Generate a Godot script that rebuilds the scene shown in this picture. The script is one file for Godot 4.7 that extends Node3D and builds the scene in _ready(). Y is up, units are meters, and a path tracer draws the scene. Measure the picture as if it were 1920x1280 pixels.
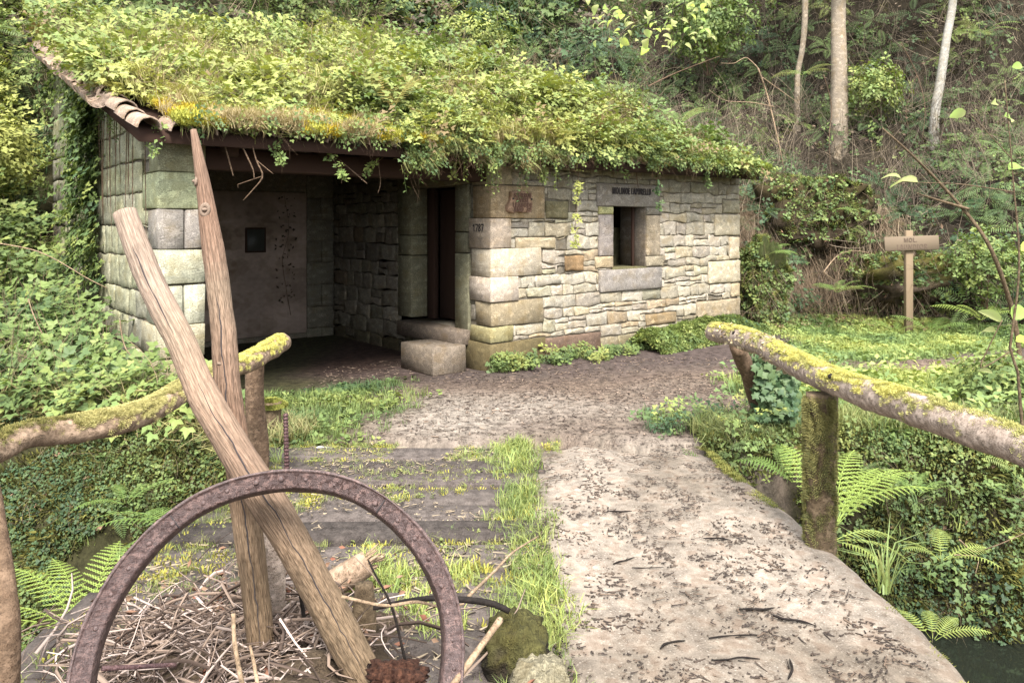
extends Node3D

# ---------------------------------------------------------------- helpers
var rng := RandomNumberGenerator.new()
var n1 := FastNoiseLite.new()
var n2 := FastNoiseLite.new()
var M := {}
var LF := {}
var used_names := {}
const EYE := 1.65
const FOCAL := 1450.0
var house: Node3D
var rock_at := {}
var tints: Array = []

func at(px: float, py: float, d: float) -> Vector3:      # photograph pixel seen at depth d -> metres
	return Vector3((px - 960.0) / FOCAL * d, EYE + (420.0 - py) / FOCAL * d, -d)

func lin(r: float, g: float, b: float) -> Color:
	return Color(r, g, b)

func srgb(r: float, g: float, b: float) -> Color:
	return Color(r, g, b).linear_to_srgb()

func numbered(called: String) -> String:
	if not used_names.has(called):
		used_names[called] = 0
		return called
	used_names[called] += 1
	return "%s_%03d" % [called, used_names[called]]

func tag(o: Node, label: String, category: String, group := "", kind := "") -> Node:
	o.set_meta("label", label)
	if category: o.set_meta("category", category)
	if group: o.set_meta("group", group)
	if kind: o.set_meta("kind", kind)
	return o

func thing(called: String, label: String, category: String, where := Vector3.ZERO, turn := 0.0, group := "", kind := "") -> Node3D:
	var o := Node3D.new()
	o.name = numbered(called)
	add_child(o)
	o.position = where
	o.rotation.y = turn
	tag(o, label, category, group, kind)
	return o

func put(called: String, mesh: Mesh, mat: Material, parent: Node = null) -> MeshInstance3D:
	var o := MeshInstance3D.new()
	o.mesh = mesh
	if mat: o.material_override = mat
	if parent == null:
		o.name = numbered(called)
		add_child(o)
	else:
		o.name = called
		parent.add_child(o, true)
	return o

func newst() -> SurfaceTool:
	var st := SurfaceTool.new()
	st.begin(Mesh.PRIMITIVE_TRIANGLES)
	return st

func done(st: SurfaceTool, smooth := true) -> ArrayMesh:
	if smooth: st.index()
	st.generate_normals()
	return st.commit()

func tri(st: SurfaceTool, a: Vector3, b: Vector3, c: Vector3) -> void:   # a b c counter-clockwise seen from outside
	st.add_vertex(a); st.add_vertex(c); st.add_vertex(b)

func quad(st: SurfaceTool, a: Vector3, b: Vector3, c: Vector3, d: Vector3) -> void:
	tri(st, a, b, c); tri(st, a, c, d)

func uvtri(st: SurfaceTool, a: Vector3, b: Vector3, c: Vector3, ua: Vector2, ub: Vector2, uc: Vector2) -> void:
	st.set_uv(ua); st.add_vertex(a); st.set_uv(uc); st.add_vertex(c); st.set_uv(ub); st.add_vertex(b)

func rr(a: float, b: float) -> float:
	return rng.randf_range(a, b)

func bump_box(size: Vector3, bevel: float, jitter: float, col := Color.WHITE) -> ArrayMesh:   # bevelled, slightly uneven block centred on its base
	var st := newst()
	st.set_color(col)
	var h := size * 0.5
	var c := {}
	for sx in [-1, 1]:
		for sy in [-1, 1]:
			for sz in [-1, 1]:
				c[Vector3i(sx, sy, sz)] = Vector3(rr(-1, 1), rr(-1, 1), rr(-1, 1)) * jitter
	var pt := func(s: Vector3i, ax: int) -> Vector3:
		var p := Vector3(s.x * h.x, s.y * h.y, s.z * h.z)
		for k in 3:
			if k != ax: p[k] -= s[k] * bevel
		return p + c[s] + Vector3(0, h.y, 0)
	for ax in 3:
		var u: int = (ax + 1) % 3
		var v: int = (ax + 2) % 3
		for sg in [-1, 1]:
			var q := []
			for k in [[-1, -1], [1, -1], [1, 1], [-1, 1]]:
				var s := Vector3i.ZERO
				s[ax] = sg; s[u] = k[0]; s[v] = k[1]
				q.append(pt.call(s, ax))
			if sg > 0: quad(st, q[0], q[1], q[2], q[3])
			else: quad(st, q[3], q[2], q[1], q[0])
	for ax in 3:                       # edges along ax
		var u: int = (ax + 1) % 3
		var v: int = (ax + 2) % 3
		for su in [-1, 1]:
			for sv in [-1, 1]:
				var a := Vector3i.ZERO
				var b := Vector3i.ZERO
				a[ax] = -1; b[ax] = 1
				a[u] = su; b[u] = su; a[v] = sv; b[v] = sv
				var q := [pt.call(a, u), pt.call(b, u), pt.call(b, v), pt.call(a, v)]
				if su * sv > 0: quad(st, q[3], q[2], q[1], q[0])
				else: quad(st, q[0], q[1], q[2], q[3])
	for sx in [-1, 1]:
		for sy in [-1, 1]:
			for sz in [-1, 1]:
				var s := Vector3i(sx, sy, sz)
				if sx * sy * sz > 0: tri(st, pt.call(s, 0), pt.call(s, 1), pt.call(s, 2))
				else: tri(st, pt.call(s, 0), pt.call(s, 2), pt.call(s, 1))
	return done(st, false)

func curve(pts: Array, n: int) -> PackedVector3Array:      # smooth path through the points
	var cv := Curve3D.new()
	for i in pts.size():
		var a: Vector3 = pts[max(i - 1, 0)]
		var b: Vector3 = pts[min(i + 1, pts.size() - 1)]
		var t := (b - a) / 6.0
		cv.add_point(pts[i], -t, t)
	var out := PackedVector3Array()
	var len := cv.get_baked_length()
	for i in n + 1:
		out.append(cv.sample_baked(len * i / n, true))
	return out

func tube(st: SurfaceTool, pts: PackedVector3Array, rad: Array, sides: int, rough := 0.0, squash := 1.0, caps := true, vlen := 1.0, split := 0.0, uround := 1.0) -> void:
	var n := pts.size()
	var rings := []
	var dist := 0.0
	var vs := []
	var side := Vector3.ZERO
	for i in n:
		var t := (pts[min(i + 1, n - 1)] - pts[max(i - 1, 0)]).normalized()
		if i == 0:
			side = t.cross(Vector3.UP if absf(t.y) < 0.9 else Vector3.RIGHT).normalized()
		else:
			side = (side - t * side.dot(t)).normalized()
			dist += pts[i].distance_to(pts[i - 1])
		vs.append(dist / vlen)
		var up := side.cross(t).normalized()
		var f := float(i) / (n - 1) * (rad.size() - 1)
		var k := int(min(floor(f), rad.size() - 2))
		var r: float = lerpf(rad[k], rad[k + 1], f - k) if rad.size() > 1 else rad[0]
		var ring := []
		for j in sides:
			var a := TAU * j / sides
			var rj := r
			if rough > 0.0:
				var q := pts[i] + (side * cos(a) + up * sin(a)) * r
				rj *= 1.0 + rough * (n1.get_noise_3dv(q * 70.0) * 1.2 + n1.get_noise_3dv(q * 260.0) * 0.7)
			if split > 0.0:
				var da := absf(wrapf(a - 1.2 - 0.4 * sin(f * 2.0), -PI, PI))
				rj *= 1.0 - split * clampf(1.0 - da / 0.16, 0, 1) * clampf(minf(f, rad.size() - 1 - f) * 3.0, 0, 1)
			ring.append(pts[i] + side * cos(a) * rj + up * sin(a) * rj * squash)
		rings.append(ring)
	for i in n - 1:
		if tints.size() > 1:
			var tf := float(i) / (n - 1) * (tints.size() - 1)
			var ti := int(min(floor(tf), tints.size() - 2))
			st.set_color(tints[ti].lerp(tints[ti + 1], tf - ti))
		for j in sides:
			var j2 := (j + 1) % sides
			var u0 := float(j) / sides * uround
			var u1 := float(j + 1) / sides * uround
			uvtri(st, rings[i][j], rings[i + 1][j], rings[i + 1][j2], Vector2(u0, vs[i]), Vector2(u0, vs[i + 1]), Vector2(u1, vs[i + 1]))
			uvtri(st, rings[i][j], rings[i + 1][j2], rings[i][j2], Vector2(u0, vs[i]), Vector2(u1, vs[i + 1]), Vector2(u1, vs[i]))
	if caps:
		for e in [0, n - 1]:
			var c: Vector3 = pts[e]
			for j in sides:
				var a: Vector3 = rings[e][j]
				var b: Vector3 = rings[e][(j + 1) % sides]
				if e == 0: uvtri(st, c, a, b, Vector2(.5, .5), Vector2(.52, .5), Vector2(.5, .52))
				else: uvtri(st, c, b, a, Vector2(.5, .5), Vector2(.52, .5), Vector2(.5, .52))

func tube_mesh(pts: PackedVector3Array, rad: Array, sides: int, rough := 0.0, squash := 1.0, vlen := 1.0, split := 0.0, uround := 1.0) -> ArrayMesh:
	var st := newst()
	tube(st, pts, rad, sides, rough, squash, true, vlen, split, uround)
	st.index()
	st.generate_normals()
	st.generate_tangents()
	return st.commit()

func many(called: String, mesh: Mesh, mat: Material, xf: Array, cols: PackedColorArray, parent: Node) -> MultiMeshInstance3D:
	var mm := MultiMesh.new()
	mm.transform_format = MultiMesh.TRANSFORM_3D
	mm.use_colors = cols.size() > 0
	mm.mesh = mesh
	mm.instance_count = xf.size()
	for i in xf.size():
		mm.set_instance_transform(i, xf[i])
	if cols.size() > 0:
		for i in cols.size():
			mm.set_instance_color(i, cols[i])
	var o := MultiMeshInstance3D.new()
	o.multimesh = mm
	o.material_override = mat
	if parent == null:
		o.name = numbered(called)
		add_child(o)
	else:
		o.name = called
		o.set_meta("kind", "stuff")
		parent.add_child(o, true)
	return o

# ---------------------------------------------------------------- textures
func field(freq: float, seed_: int, size: int, oct := 4, type := FastNoiseLite.TYPE_SIMPLEX_SMOOTH) -> PackedByteArray:
	var n := FastNoiseLite.new()
	n.noise_type = type
	n.frequency = freq
	n.seed = seed_
	n.fractal_octaves = oct
	if type == FastNoiseLite.TYPE_CELLULAR:
		n.cellular_return_type = FastNoiseLite.RETURN_DISTANCE
		n.fractal_type = FastNoiseLite.FRACTAL_NONE
	var im := n.get_seamless_image(size, size, false, false, 0.15, true)
	im.convert(Image.FORMAT_L8)
	return im.get_data()

func tex_from(bytes: PackedByteArray, size: int) -> ImageTexture:
	return ImageTexture.create_from_image(Image.create_from_data(size, size, false, Image.FORMAT_RGB8, bytes))

func bump_from(bytes: PackedByteArray, size: int, strength: float) -> ImageTexture:
	var im := Image.create_from_data(size, size, false, Image.FORMAT_L8, bytes)
	im.convert(Image.FORMAT_RGBA8)
	im.bump_map_to_normal_map(strength)
	return ImageTexture.create_from_image(im)

func ss(a: float, b: float, x: float) -> float:
	return smoothstep(a, b, x)

func paint(size: int, f: Callable) -> ImageTexture:
	var out := PackedByteArray()
	out.resize(size * size * 3)
	for i in size * size:
		var c: Color = f.call(i)
		out[i * 3] = int(clampf(c.r, 0, 1) * 255)
		out[i * 3 + 1] = int(clampf(c.g, 0, 1) * 255)
		out[i * 3 + 2] = int(clampf(c.b, 0, 1) * 255)
	return tex_from(out, size)

func mat(called: String, albedo: Color, rough: float, tex: Texture2D = null, nrm: Texture2D = null, nscale := 1.0, tri_scale := 0.0, vcol := false, world := true) -> StandardMaterial3D:
	var m := StandardMaterial3D.new()
	m.resource_name = called
	m.albedo_color = albedo.linear_to_srgb()
	m.roughness = rough
	m.metallic_specular = 0.3
	m.vertex_color_use_as_albedo = vcol
	if tex: m.albedo_texture = tex
	if nrm:
		m.normal_enabled = true
		m.normal_texture = nrm
		m.normal_scale = nscale
	if tri_scale > 0.0:
		m.uv1_triplanar = true
		m.uv1_world_triplanar = world
		m.uv1_scale = Vector3.ONE * tri_scale
	M[called] = m
	return m

func leafmat(called: String, backlight: float, rough := 0.55) -> void:
	var m := StandardMaterial3D.new()
	m.resource_name = called
	m.vertex_color_use_as_albedo = true
	m.roughness = rough
	m.metallic_specular = 0.35
	m.cull_mode = BaseMaterial3D.CULL_DISABLED
	m.backlight_enabled = true
	m.backlight = Color(backlight, backlight, backlight * 0.7)
	M[called] = m

func make_materials() -> void:
	var S := 512
	var big := field(0.006, 1, S)
	var mid := field(0.02, 2, S)
	var fine := field(0.09, 3, S, 3)
	var cell := field(0.05, 4, S, 1, FastNoiseLite.TYPE_CELLULAR)
	var grit := field(0.22, 5, S, 2)
	var blot := field(0.014, 9, S, 5)
	# weathered sandstone: warm blotches, dark specks, pale and ochre lichen
	var t_stone := paint(S, func(i):
		var v := 0.74 + (mid[i] - 128) / 255.0 * 0.34 + (fine[i] - 128) / 255.0 * 0.40
		var c := Color(v, v * 0.985, v * 0.95)
		c = c.lerp(Color(0.72, 0.66, 0.54), 0.45 * ss(138, 190, big[i]))
		c = c.lerp(Color(1.0, 0.985, 0.95), 0.80 * ss(136, 172, blot[i] * 0.6 + fine[i] * 0.4))
		c = c.lerp(Color(0.27, 0.25, 0.19), 0.75 * ss(140, 178, grit[i] * 0.4 + fine[i] * 0.25 + mid[i] * 0.35))
		return c)
	var hs := PackedByteArray(); hs.resize(S * S)
	for i in S * S: hs[i] = int(clampf(mid[i] * 0.35 + fine[i] * 0.4 + grit[i] * 0.25, 0, 255))
	var b_stone := bump_from(hs, S, 7.0)
	mat("stone", Color(1.3, 1.29, 1.27), 0.95, t_stone, b_stone, 1.0, 1.5, true)
	mat("ashlar", Color(1.2, 1.2, 1.18), 0.95, t_stone, b_stone, 0.6, 1.2, true)
	var t_soil0 := paint(256, func(i):
		var j: int = (i / 256) * 512 + (i % 256)
		var v := 0.84 + (big[j] - 128) / 255.0 * 0.35 + (fine[j] - 128) / 255.0 * 0.15
		return Color(v, v * 0.98, v * 0.96).lerp(Color(0.50, 0.46, 0.38), 0.55 * ss(132, 175, blot[j])))
	mat("mortar", lin(0.27, 0.24, 0.20), 1.0, t_stone, b_stone, 1.0, 1.7)
	mat("plaster", lin(0.43, 0.345, 0.295), 0.95, t_soil0, b_stone, 0.25, 0.6)
	# wood: grain stretched along v
	var g1 := field(0.03, 11, S, 4)
	var g2 := field(0.12, 12, S, 3)
	var t_wood := paint(S, func(i):
		var v := 0.76 + (g1[i] - 128) / 255.0 * 0.4 + (g2[i] - 128) / 255.0 * 0.28
		var c := Color(v, v * 0.95, v * 0.89)
		c = c.lerp(Color(0.30, 0.23, 0.18), 0.4 * ss(160, 195, g1[i] * 0.4 + g2[i] * 0.6))
		return c)
	var hw := PackedByteArray(); hw.resize(S * S)
	for i in S * S: hw[i] = int(clampf(g1[i] * 0.4 + g2[i] * 0.6, 0, 255))
	var b_wood := bump_from(hw, S, 6.0)
	mat("driftwood", lin(0.42, 0.35, 0.305), 0.85, t_wood, b_wood, 0.9, 0.0, true)
	mat("driftwood_dark", lin(0.34, 0.275, 0.235), 0.85, t_wood, b_wood, 0.9, 0.0, true)
	mat("greywood", lin(0.25, 0.205, 0.15), 0.9, t_wood, b_wood, 0.8)
	mat("signwood", lin(0.20, 0.17, 0.135), 0.9, t_wood, b_wood, 0.5)
	mat("darkbeam", lin(0.05, 0.03, 0.024), 0.9, t_wood, b_wood, 0.8)
	for k in ["driftwood", "driftwood_dark", "greywood"]: M[k].uv1_scale = Vector3(1, 1, 1)
	# bark with pale lichen
	var t_bark := paint(S, func(i):
		var v := 0.64 + (mid[i] - 128) / 255.0 * 0.45 + (fine[i] - 128) / 255.0 * 0.5
		var c := Color(v, v * 0.93, v * 0.87)
		c = c.lerp(Color(0.92, 0.87, 0.83), 0.75 * ss(110, 175, blot[i] * 0.6 + big[i] * 0.4))
		c = c.lerp(Color(0.20, 0.15, 0.11), 0.75 * ss(150, 190, fine[i] * 0.4 + mid[i] * 0.6))
		return c)
	mat("bark", lin(0.60, 0.545, 0.495), 0.95, t_bark, b_stone, 1.2, 3.2)
	mat("bark_brown", lin(0.27, 0.205, 0.15), 0.95, t_bark, b_stone, 1.2, 3.5)
	mat("bark_mid", lin(0.50, 0.41, 0.32), 0.95, t_bark, b_stone, 1.2, 3.2)
	mat("bark_mossy", lin(0.23, 0.19, 0.13), 0.95, t_bark, b_stone, 1.4, 4.0)
	mat("bark_tree", lin(0.42, 0.355, 0.29), 0.95, t_stone, b_stone, 0.8, 1.2)
	mat("bark_birch", lin(0.44, 0.425, 0.40), 0.9, t_stone, b_stone, 0.6, 1.5)
	# earth
	var t_soil := paint(1 * S, func(i):
		var v := 0.76 + (mid[i] - 128) / 255.0 * 0.35 + (fine[i] - 128) / 255.0 * 0.3 + (grit[i] - 128) / 255.0 * 0.2
		var c := Color(v, v * 0.97, v * 0.93)
		c = c.lerp(Color(0.20, 0.15, 0.12), 0.7 * ss(158, 180, grit[i] * 0.5 + blot[i] * 0.5))
		return c)
	var hsoil := PackedByteArray(); hsoil.resize(S * S)
	for i in S * S: hsoil[i] = int(clampf(mid[i] * 0.3 + fine[i] * 0.4 + grit[i] * 0.3, 0, 255))
	var b_soil := bump_from(hsoil, S, 9.0)
	mat("soil", Color(0.95, 0.95, 0.95), 1.0, t_soil, b_soil, 0.5, 0.9, true)
	# concrete with exposed pebbles
	var t_conc := paint(S, func(i):
		var v := 0.80 + (big[i] - 128) / 255.0 * 0.32 + (fine[i] - 128) / 255.0 * 0.18
		var c := Color(v, v * 0.955, v * 0.90)
		c = c.lerp(Color(1, 0.98, 0.95), 0.75 * (1.0 - ss(26, 52, cell[i])) * ss(110, 150, fine[i]))
		c = c.lerp(Color(0.42, 0.36, 0.31), 0.6 * ss(160, 180, grit[i] * 0.45 + mid[i] * 0.55))
		c = c.lerp(Color(0.62, 0.54, 0.48), 0.45 * ss(125, 185, blot[i] * 0.5 + big[i] * 0.5))
		return c)
	var hc := PackedByteArray(); hc.resize(S * S)
	for i in S * S: hc[i] = int(clampf(128 + (fine[i] - 128) * 0.35 + (grit[i] - 128) * 0.35 + (40 - mini(cell[i], 60)) * 0.8, 0, 255))
	mat("concrete", lin(0.365, 0.338, 0.31), 0.95, t_conc, bump_from(hc, S, 5.0), 0.8, 1.9, true)
	mat("slate", lin(0.50, 0.48, 0.48), 0.9, t_soil, b_soil, 0.6, 1.4, true)
	# rust
	var t_rust := paint(S, func(i):
		var v := 0.55 + (fine[i] - 128) / 255.0 * 0.5
		var c := Color(v * 1.02, v * 0.9, v * 0.9)
		c = c.lerp(Color(0.95, 0.84, 0.82), 0.8 * ss(128, 165, blot[i] * 0.6 + fine[i] * 0.4))
		c = c.lerp(Color(0.30, 0.17, 0.13), 0.7 * ss(145, 172, mid[i]))
		return c)
	mat("rust", lin(0.205, 0.168, 0.152), 0.62, t_rust, b_stone, 1.0, 5.0)
	M.rust.metallic_specular = 0.5
	mat("rust_orange", lin(0.10, 0.058, 0.036), 1.0, t_rust, b_stone, 1.5, 6.0)
	mat("rock", Color(1, 1, 1), 0.95, t_stone, b_soil, 1.3, 1.3, true)
	mat("tile", lin(0.50, 0.385, 0.32), 0.9, t_stone, b_stone, 0.8, 1.5)
	mat("damp", lin(0.17, 0.15, 0.13), 0.95, t_stone, b_stone, 0.4, 1.0)
	mat("paint_dark", lin(0.04, 0.034, 0.034), 0.9)
	mat("carved", lin(0.13, 0.075, 0.055), 0.95)
	mat("brown_letter", lin(0.105, 0.075, 0.055), 0.9)
	mat("black_bark", lin(0.028, 0.024, 0.022), 0.8, t_bark, b_stone, 1.0, 5.0)
	mat("straw", lin(1, 1, 1), 0.9, null, null, 1.0, 0.0, true)
	mat("deadwood", lin(0.50, 0.41, 0.30), 0.9, t_bark, b_stone, 0.6, 4.0)
	mat("iron", lin(0.22, 0.17, 0.17), 0.7, t_rust, b_stone, 1.0, 8.0)
	mat("tilepicture", lin(0.07, 0.075, 0.07), 0.4, t_stone, null, 1.0, 9.0)
	var w := StandardMaterial3D.new()
	w.resource_name = "water"
	w.albedo_color = srgb(0.012, 0.014, 0.010)
	w.roughness = 0.06
	w.metallic_specular = 0.5
	w.normal_enabled = true
	w.normal_texture = bump_from(big, S, 2.0)
	w.normal_scale = 0.3
	w.uv1_triplanar = true
	w.uv1_world_triplanar = true
	w.uv1_scale = Vector3.ONE * 0.6
	M.water = w
	leafmat("leaf", 0.75)
	leafmat("leaf_shiny", 0.45, 0.55)
	leafmat("blade", 0.7, 0.6)
	leafmat("moss", 0.5, 0.95)
	leafmat("dry", 0.25, 0.9)

# ---------------------------------------------------------------- foliage meshes
func leaf(st: SurfaceTool, base: Vector3, dir: Vector3, nrm: Vector3, length: float, width: float, fold := 0.18, droop := 0.15) -> void:
	var d := dir.normalized()
	var s := d.cross(nrm).normalized()
	var n := s.cross(d).normalized()
	var m := base + d * length * 0.48 - n * length * fold * 0.4
	var l := base + d * length * 0.42 - s * width * 0.5 + n * length * fold * 0.2
	var r := base + d * length * 0.42 + s * width * 0.5 + n * length * fold * 0.2
	var t := base + d * length - n * length * droop
	st.add_vertex(base); st.add_vertex(l); st.add_vertex(m)
	st.add_vertex(base); st.add_vertex(m); st.add_vertex(r)
	st.add_vertex(l); st.add_vertex(t); st.add_vertex(m)
	st.add_vertex(m); st.add_vertex(t); st.add_vertex(r)

func sliver(st: SurfaceTool, a: Vector3, b: Vector3, w: float, bend := Vector3.ZERO, segs := 3) -> void:   # thin three-sided stem or stick
	var prev := []
	for i in segs + 1:
		var f := float(i) / segs
		var p := a.lerp(b, f) + bend * (4.0 * f * (1.0 - f))
		var t := (b - a).normalized()
		var s := t.cross(Vector3(0.3, 1, 0.2)).normalized()
		var u := s.cross(t)
		var ring := []
		var r := w * (1.0 - 0.55 * f)
		for j in 3:
			ring.append(p + (s * cos(TAU * j / 3) + u * sin(TAU * j / 3)) * r)
		if i > 0:
			for j in 3:
				quad(st, prev[j], ring[j], ring[(j + 1) % 3], prev[(j + 1) % 3])
		prev = ring

func blade(st: SurfaceTool, base: Vector3, dir: Vector3, h: float, w: float, bend: float) -> void:
	var s := dir.cross(Vector3.UP).normalized() * w
	if s.length() < 0.0001: s = Vector3(w, 0, 0)
	var side := Vector3(dir.x, 0, dir.z).normalized()
	var p1 := base + Vector3.UP * h * 0.5 + side * bend * h * 0.22
	var p2 := base + Vector3.UP * h * (0.95 - bend * 0.35) + side * bend * h * 0.75
	st.add_vertex(base - s); st.add_vertex(p1 - s * 0.8); st.add_vertex(base + s)
	st.add_vertex(base + s); st.add_vertex(p1 - s * 0.8); st.add_vertex(p1 + s * 0.8)
	st.add_vertex(p1 - s * 0.8); st.add_vertex(p2); st.add_vertex(p1 + s * 0.8)

func frond_mesh(length: float, pairs: int, detail: bool, droop: float) -> ArrayMesh:   # arching fern frond along +x, rising then drooping
	var st := newst()
	var pos := func(f: float) -> Vector3:
		return Vector3(length * (f - 0.12 * f * f), length * (0.55 * f - droop * f * f), 0)
	var prev: Vector3 = pos.call(0.0)
	for i in pairs + 1:
		var f := 0.14 + 0.86 * float(i) / pairs
		var p: Vector3 = pos.call(f)
		var t := (p - prev).normalized()
		if i % 3 == 0: sliver(st, prev, p + t * 0.01, 0.0035 * length / 0.6, Vector3.ZERO, 1)
		if i % 3 == 0: prev = p
		var nrm := Vector3(-t.y, t.x, 0)
		var g := float(i) / pairs
		var pl := length * 0.185 * pow(sin(PI * clampf(0.13 + g * 0.87, 0, 1)), 0.8) * (1.05 - 0.25 * g) + length * 0.012
		for sd in [-1.0, 1.0]:
			var d := (Vector3(0, 0, sd) + t * 0.42 - nrm * 0.12).normalized()
			if not detail:
				leaf(st, p, d, nrm, pl, length * 0.034, 0.1, 0.14)
			else:
				var across := d.cross(nrm).normalized()
				var nn := 7
				for k in nn:
					var qa := float(k) / nn
					var qb := float(k + 1) / nn
					var ca: Vector3 = p + d * pl * qa - nrm * pl * 0.14 * qa * qa
					var cb: Vector3 = p + d * pl * qb - nrm * pl * 0.14 * qb * qb
					var wa: float = length * 0.0105 * (1.0 - 0.85 * qa)
					var wb: float = length * 0.0105 * (1.0 - 0.85 * qb) if k < nn - 1 else 0.0
					for tv in [ca - across * wa, cb - across * wb, ca + across * wa, ca + across * wa, cb - across * wb, cb + across * wb]: st.add_vertex(tv)
				for k in nn:
					var q := float(k) / nn
					var b := p + d * pl * q - nrm * pl * 0.14 * q * q
					var ll := length * 0.0155 * (1.0 - 0.72 * q) + 0.0012
					for s2 in [-1.0, 1.0]:
						var dd: Vector3 = (across * s2 + d * 0.55).normalized()
						var e: Vector3 = b + dd * ll * 1.25
						var h := d * pl / nn * 0.62
						st.add_vertex(b - h * 0.55); st.add_vertex(e); st.add_vertex(b + h)
	return done(st, false)

func make_leaves() -> void:
	rng.seed = 77
	var st := newst()                   # bramble spray: an arching stem with five three-part leaves
	sliver(st, Vector3.ZERO, Vector3(0.30, 0.10, 0), 0.003, Vector3(0, 0.05, 0), 3)
	for i in 6:
		var f := 0.15 + i * 0.17
		var b := Vector3(0.30 * f, 0.10 * f + 0.2 * f * (1 - f), 0)
		var sd := -1.0 if i % 2 else 1.0
		var out := Vector3(0.45, rr(0.05, 0.4), sd * rr(0.7, 1.0)).normalized()
		var nrm := Vector3(rr(-0.4, 0.4), 1, rr(-0.4, 0.4)).normalized()
		var pe := b + out * 0.035
		var s := out.cross(nrm).normalized()
		leaf(st, pe, out, nrm, 0.062, 0.040)
		leaf(st, pe, out * 0.35 + s, nrm, 0.050, 0.034)
		leaf(st, pe, out * 0.35 - s, nrm, 0.050, 0.034)
	LF.bramble = done(st, false)
	st = newst()                        # cluster of oval leaves
	for i in 7:
		var a := i * 2.4
		var d := Vector3(cos(a), rr(0.0, 0.7), sin(a)).normalized()
		leaf(st, d * 0.02 + Vector3(0, i * 0.012, 0), d, Vector3(rr(-0.5, 0.5), 1, rr(-0.5, 0.5)), rr(0.05, 0.075), rr(0.032, 0.045))
	LF.cluster = done(st, false)
	st = newst()                        # ivy: five lobed leaves lying one over another
	for i in 4:
		var c := Vector3(rr(-0.06, 0.06), i * 0.012, rr(-0.06, 0.06))
		var a0 := rr(0, TAU)
		var nrm := Vector3(rr(-0.35, 0.35), 1, rr(-0.35, 0.35)).normalized()
		var ux := nrm.cross(Vector3(cos(a0), 0, sin(a0))).normalized()
		var uy := ux.cross(nrm)
		var rads := [1.0, 0.55, 0.85, 0.5, 0.62, 0.25, 0.62, 0.5, 0.85, 0.55]
		for k in 10:
			var p0: Vector3 = c + (ux * sin(TAU * k / 10) + uy * cos(TAU * k / 10)) * rads[k] * 0.042
			var p1: Vector3 = c + (ux * sin(TAU * (k + 1) / 10) + uy * cos(TAU * (k + 1) / 10)) * rads[(k + 1) % 10] * 0.042
			st.add_vertex(c); st.add_vertex(p0 - nrm * 0.006); st.add_vertex(p1 - nrm * 0.006)
	LF.ivy = done(st, false)
	st = newst()                        # small clover-like ground leaves
	for i in 9:
		var a := i * 2.4
		var d := Vector3(cos(a), rr(0.1, 0.8), sin(a)).normalized()
		var b := Vector3(rr(-0.04, 0.04), rr(0, 0.02), rr(-0.04, 0.04))
		leaf(st, b, d, Vector3(rr(-0.4, 0.4), 1, rr(-0.4, 0.4)), rr(0.018, 0.03), rr(0.016, 0.024), 0.1, 0.1)
	LF.clover = done(st, false)
	st = newst()                        # moss tuft
	for i in 16:
		var a := i * 2.4
		var r := sqrt(i / 16.0) * 0.022
		blade(st, Vector3(cos(a) * r, 0, sin(a) * r), Vector3(cos(a), 0, sin(a)), rr(0.010, 0.022), 0.0022, rr(0.2, 0.9))
	LF.moss = done(st, false)
	for v in 3:
		st = newst()                    # grass tuft
		for i in 13 + v * 4:
			var a := rr(0, TAU)
			blade(st, Vector3(rr(-0.05, 0.05), 0, rr(-0.05, 0.05)), Vector3(cos(a), 0, sin(a)), rr(0.05, 0.16), rr(0.0018, 0.0035), rr(0.2, 1.1))
		LF["grass%d" % v] = done(st, false)
	st = newst()                        # tall sedge tuft
	for i in 26:
		var a := rr(0, TAU)
		blade(st, Vector3(rr(-0.04, 0.04), 0, rr(-0.04, 0.04)), Vector3(cos(a), 0, sin(a)), rr(0.3, 0.6), 0.006, rr(0.4, 1.3))
	LF.sedge = done(st, false)
	LF.frond_a = frond_mesh(0.6, 15, true, 0.50)
	LF.frond_b = frond_mesh(0.6, 14, true, 0.30)
	LF.frond_c = frond_mesh(0.6, 14, false, 0.50)
	st = newst()                        # small whole fern for far banks
	for i in 5:
		var r := Transform3D(Basis(Vector3.UP, i * TAU / 5 + rr(-0.3, 0.3)), Vector3.ZERO)
		st.append_from(LF.frond_c, 0, r)
	LF.fern_far = done(st, false)
	for v in 3:
		st = newst()                    # tangle of dead stems
		for i in 5:
			var a := Vector3(rr(-0.15, 0.15), 0, rr(-0.15, 0.15))
			var b := a + Vector3(rr(-0.45, 0.45), rr(0.3, 1.0), rr(-0.3, 0.3))
			sliver(st, a, b, rr(0.002, 0.0045), Vector3(rr(-0.15, 0.15), rr(-0.1, 0.1), rr(-0.15, 0.15)), 5)
		LF["vine%d" % v] = done(st, false)
	st = newst()                        # narrow-leaved upright shoot
	sliver(st, Vector3.ZERO, Vector3(0, 0.4, 0), 0.003, Vector3(0.02, 0, 0), 2)
	for i in 14:
		var a := i * 2.4
		var d := Vector3(cos(a), 0.7, sin(a)).normalized()
		leaf(st, Vector3(0, 0.04 + i * 0.027, 0), d, Vector3(-cos(a) * 0.6, 1, -sin(a) * 0.6), rr(0.07, 0.11), rr(0.016, 0.024))
	LF.shoot = done(st, false)
	st = newst()                        # hanging shoot (y runs down)
	sliver(st, Vector3.ZERO, Vector3(0.03, -0.42, 0.02), 0.003, Vector3(0.05, 0, 0.02), 4)
	for i in 9:
		var f := 0.1 + i * 0.105
		var a := i * 2.4
		leaf(st, Vector3(0.03 * f + 0.2 * f * (1 - f), -0.42 * f, 0.02 * f), Vector3(cos(a), -0.35, sin(a)), Vector3(cos(a) * 0.5, 1, sin(a) * 0.5), rr(0.045, 0.065), rr(0.03, 0.04))
	LF.hanging = done(st, false)
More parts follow.
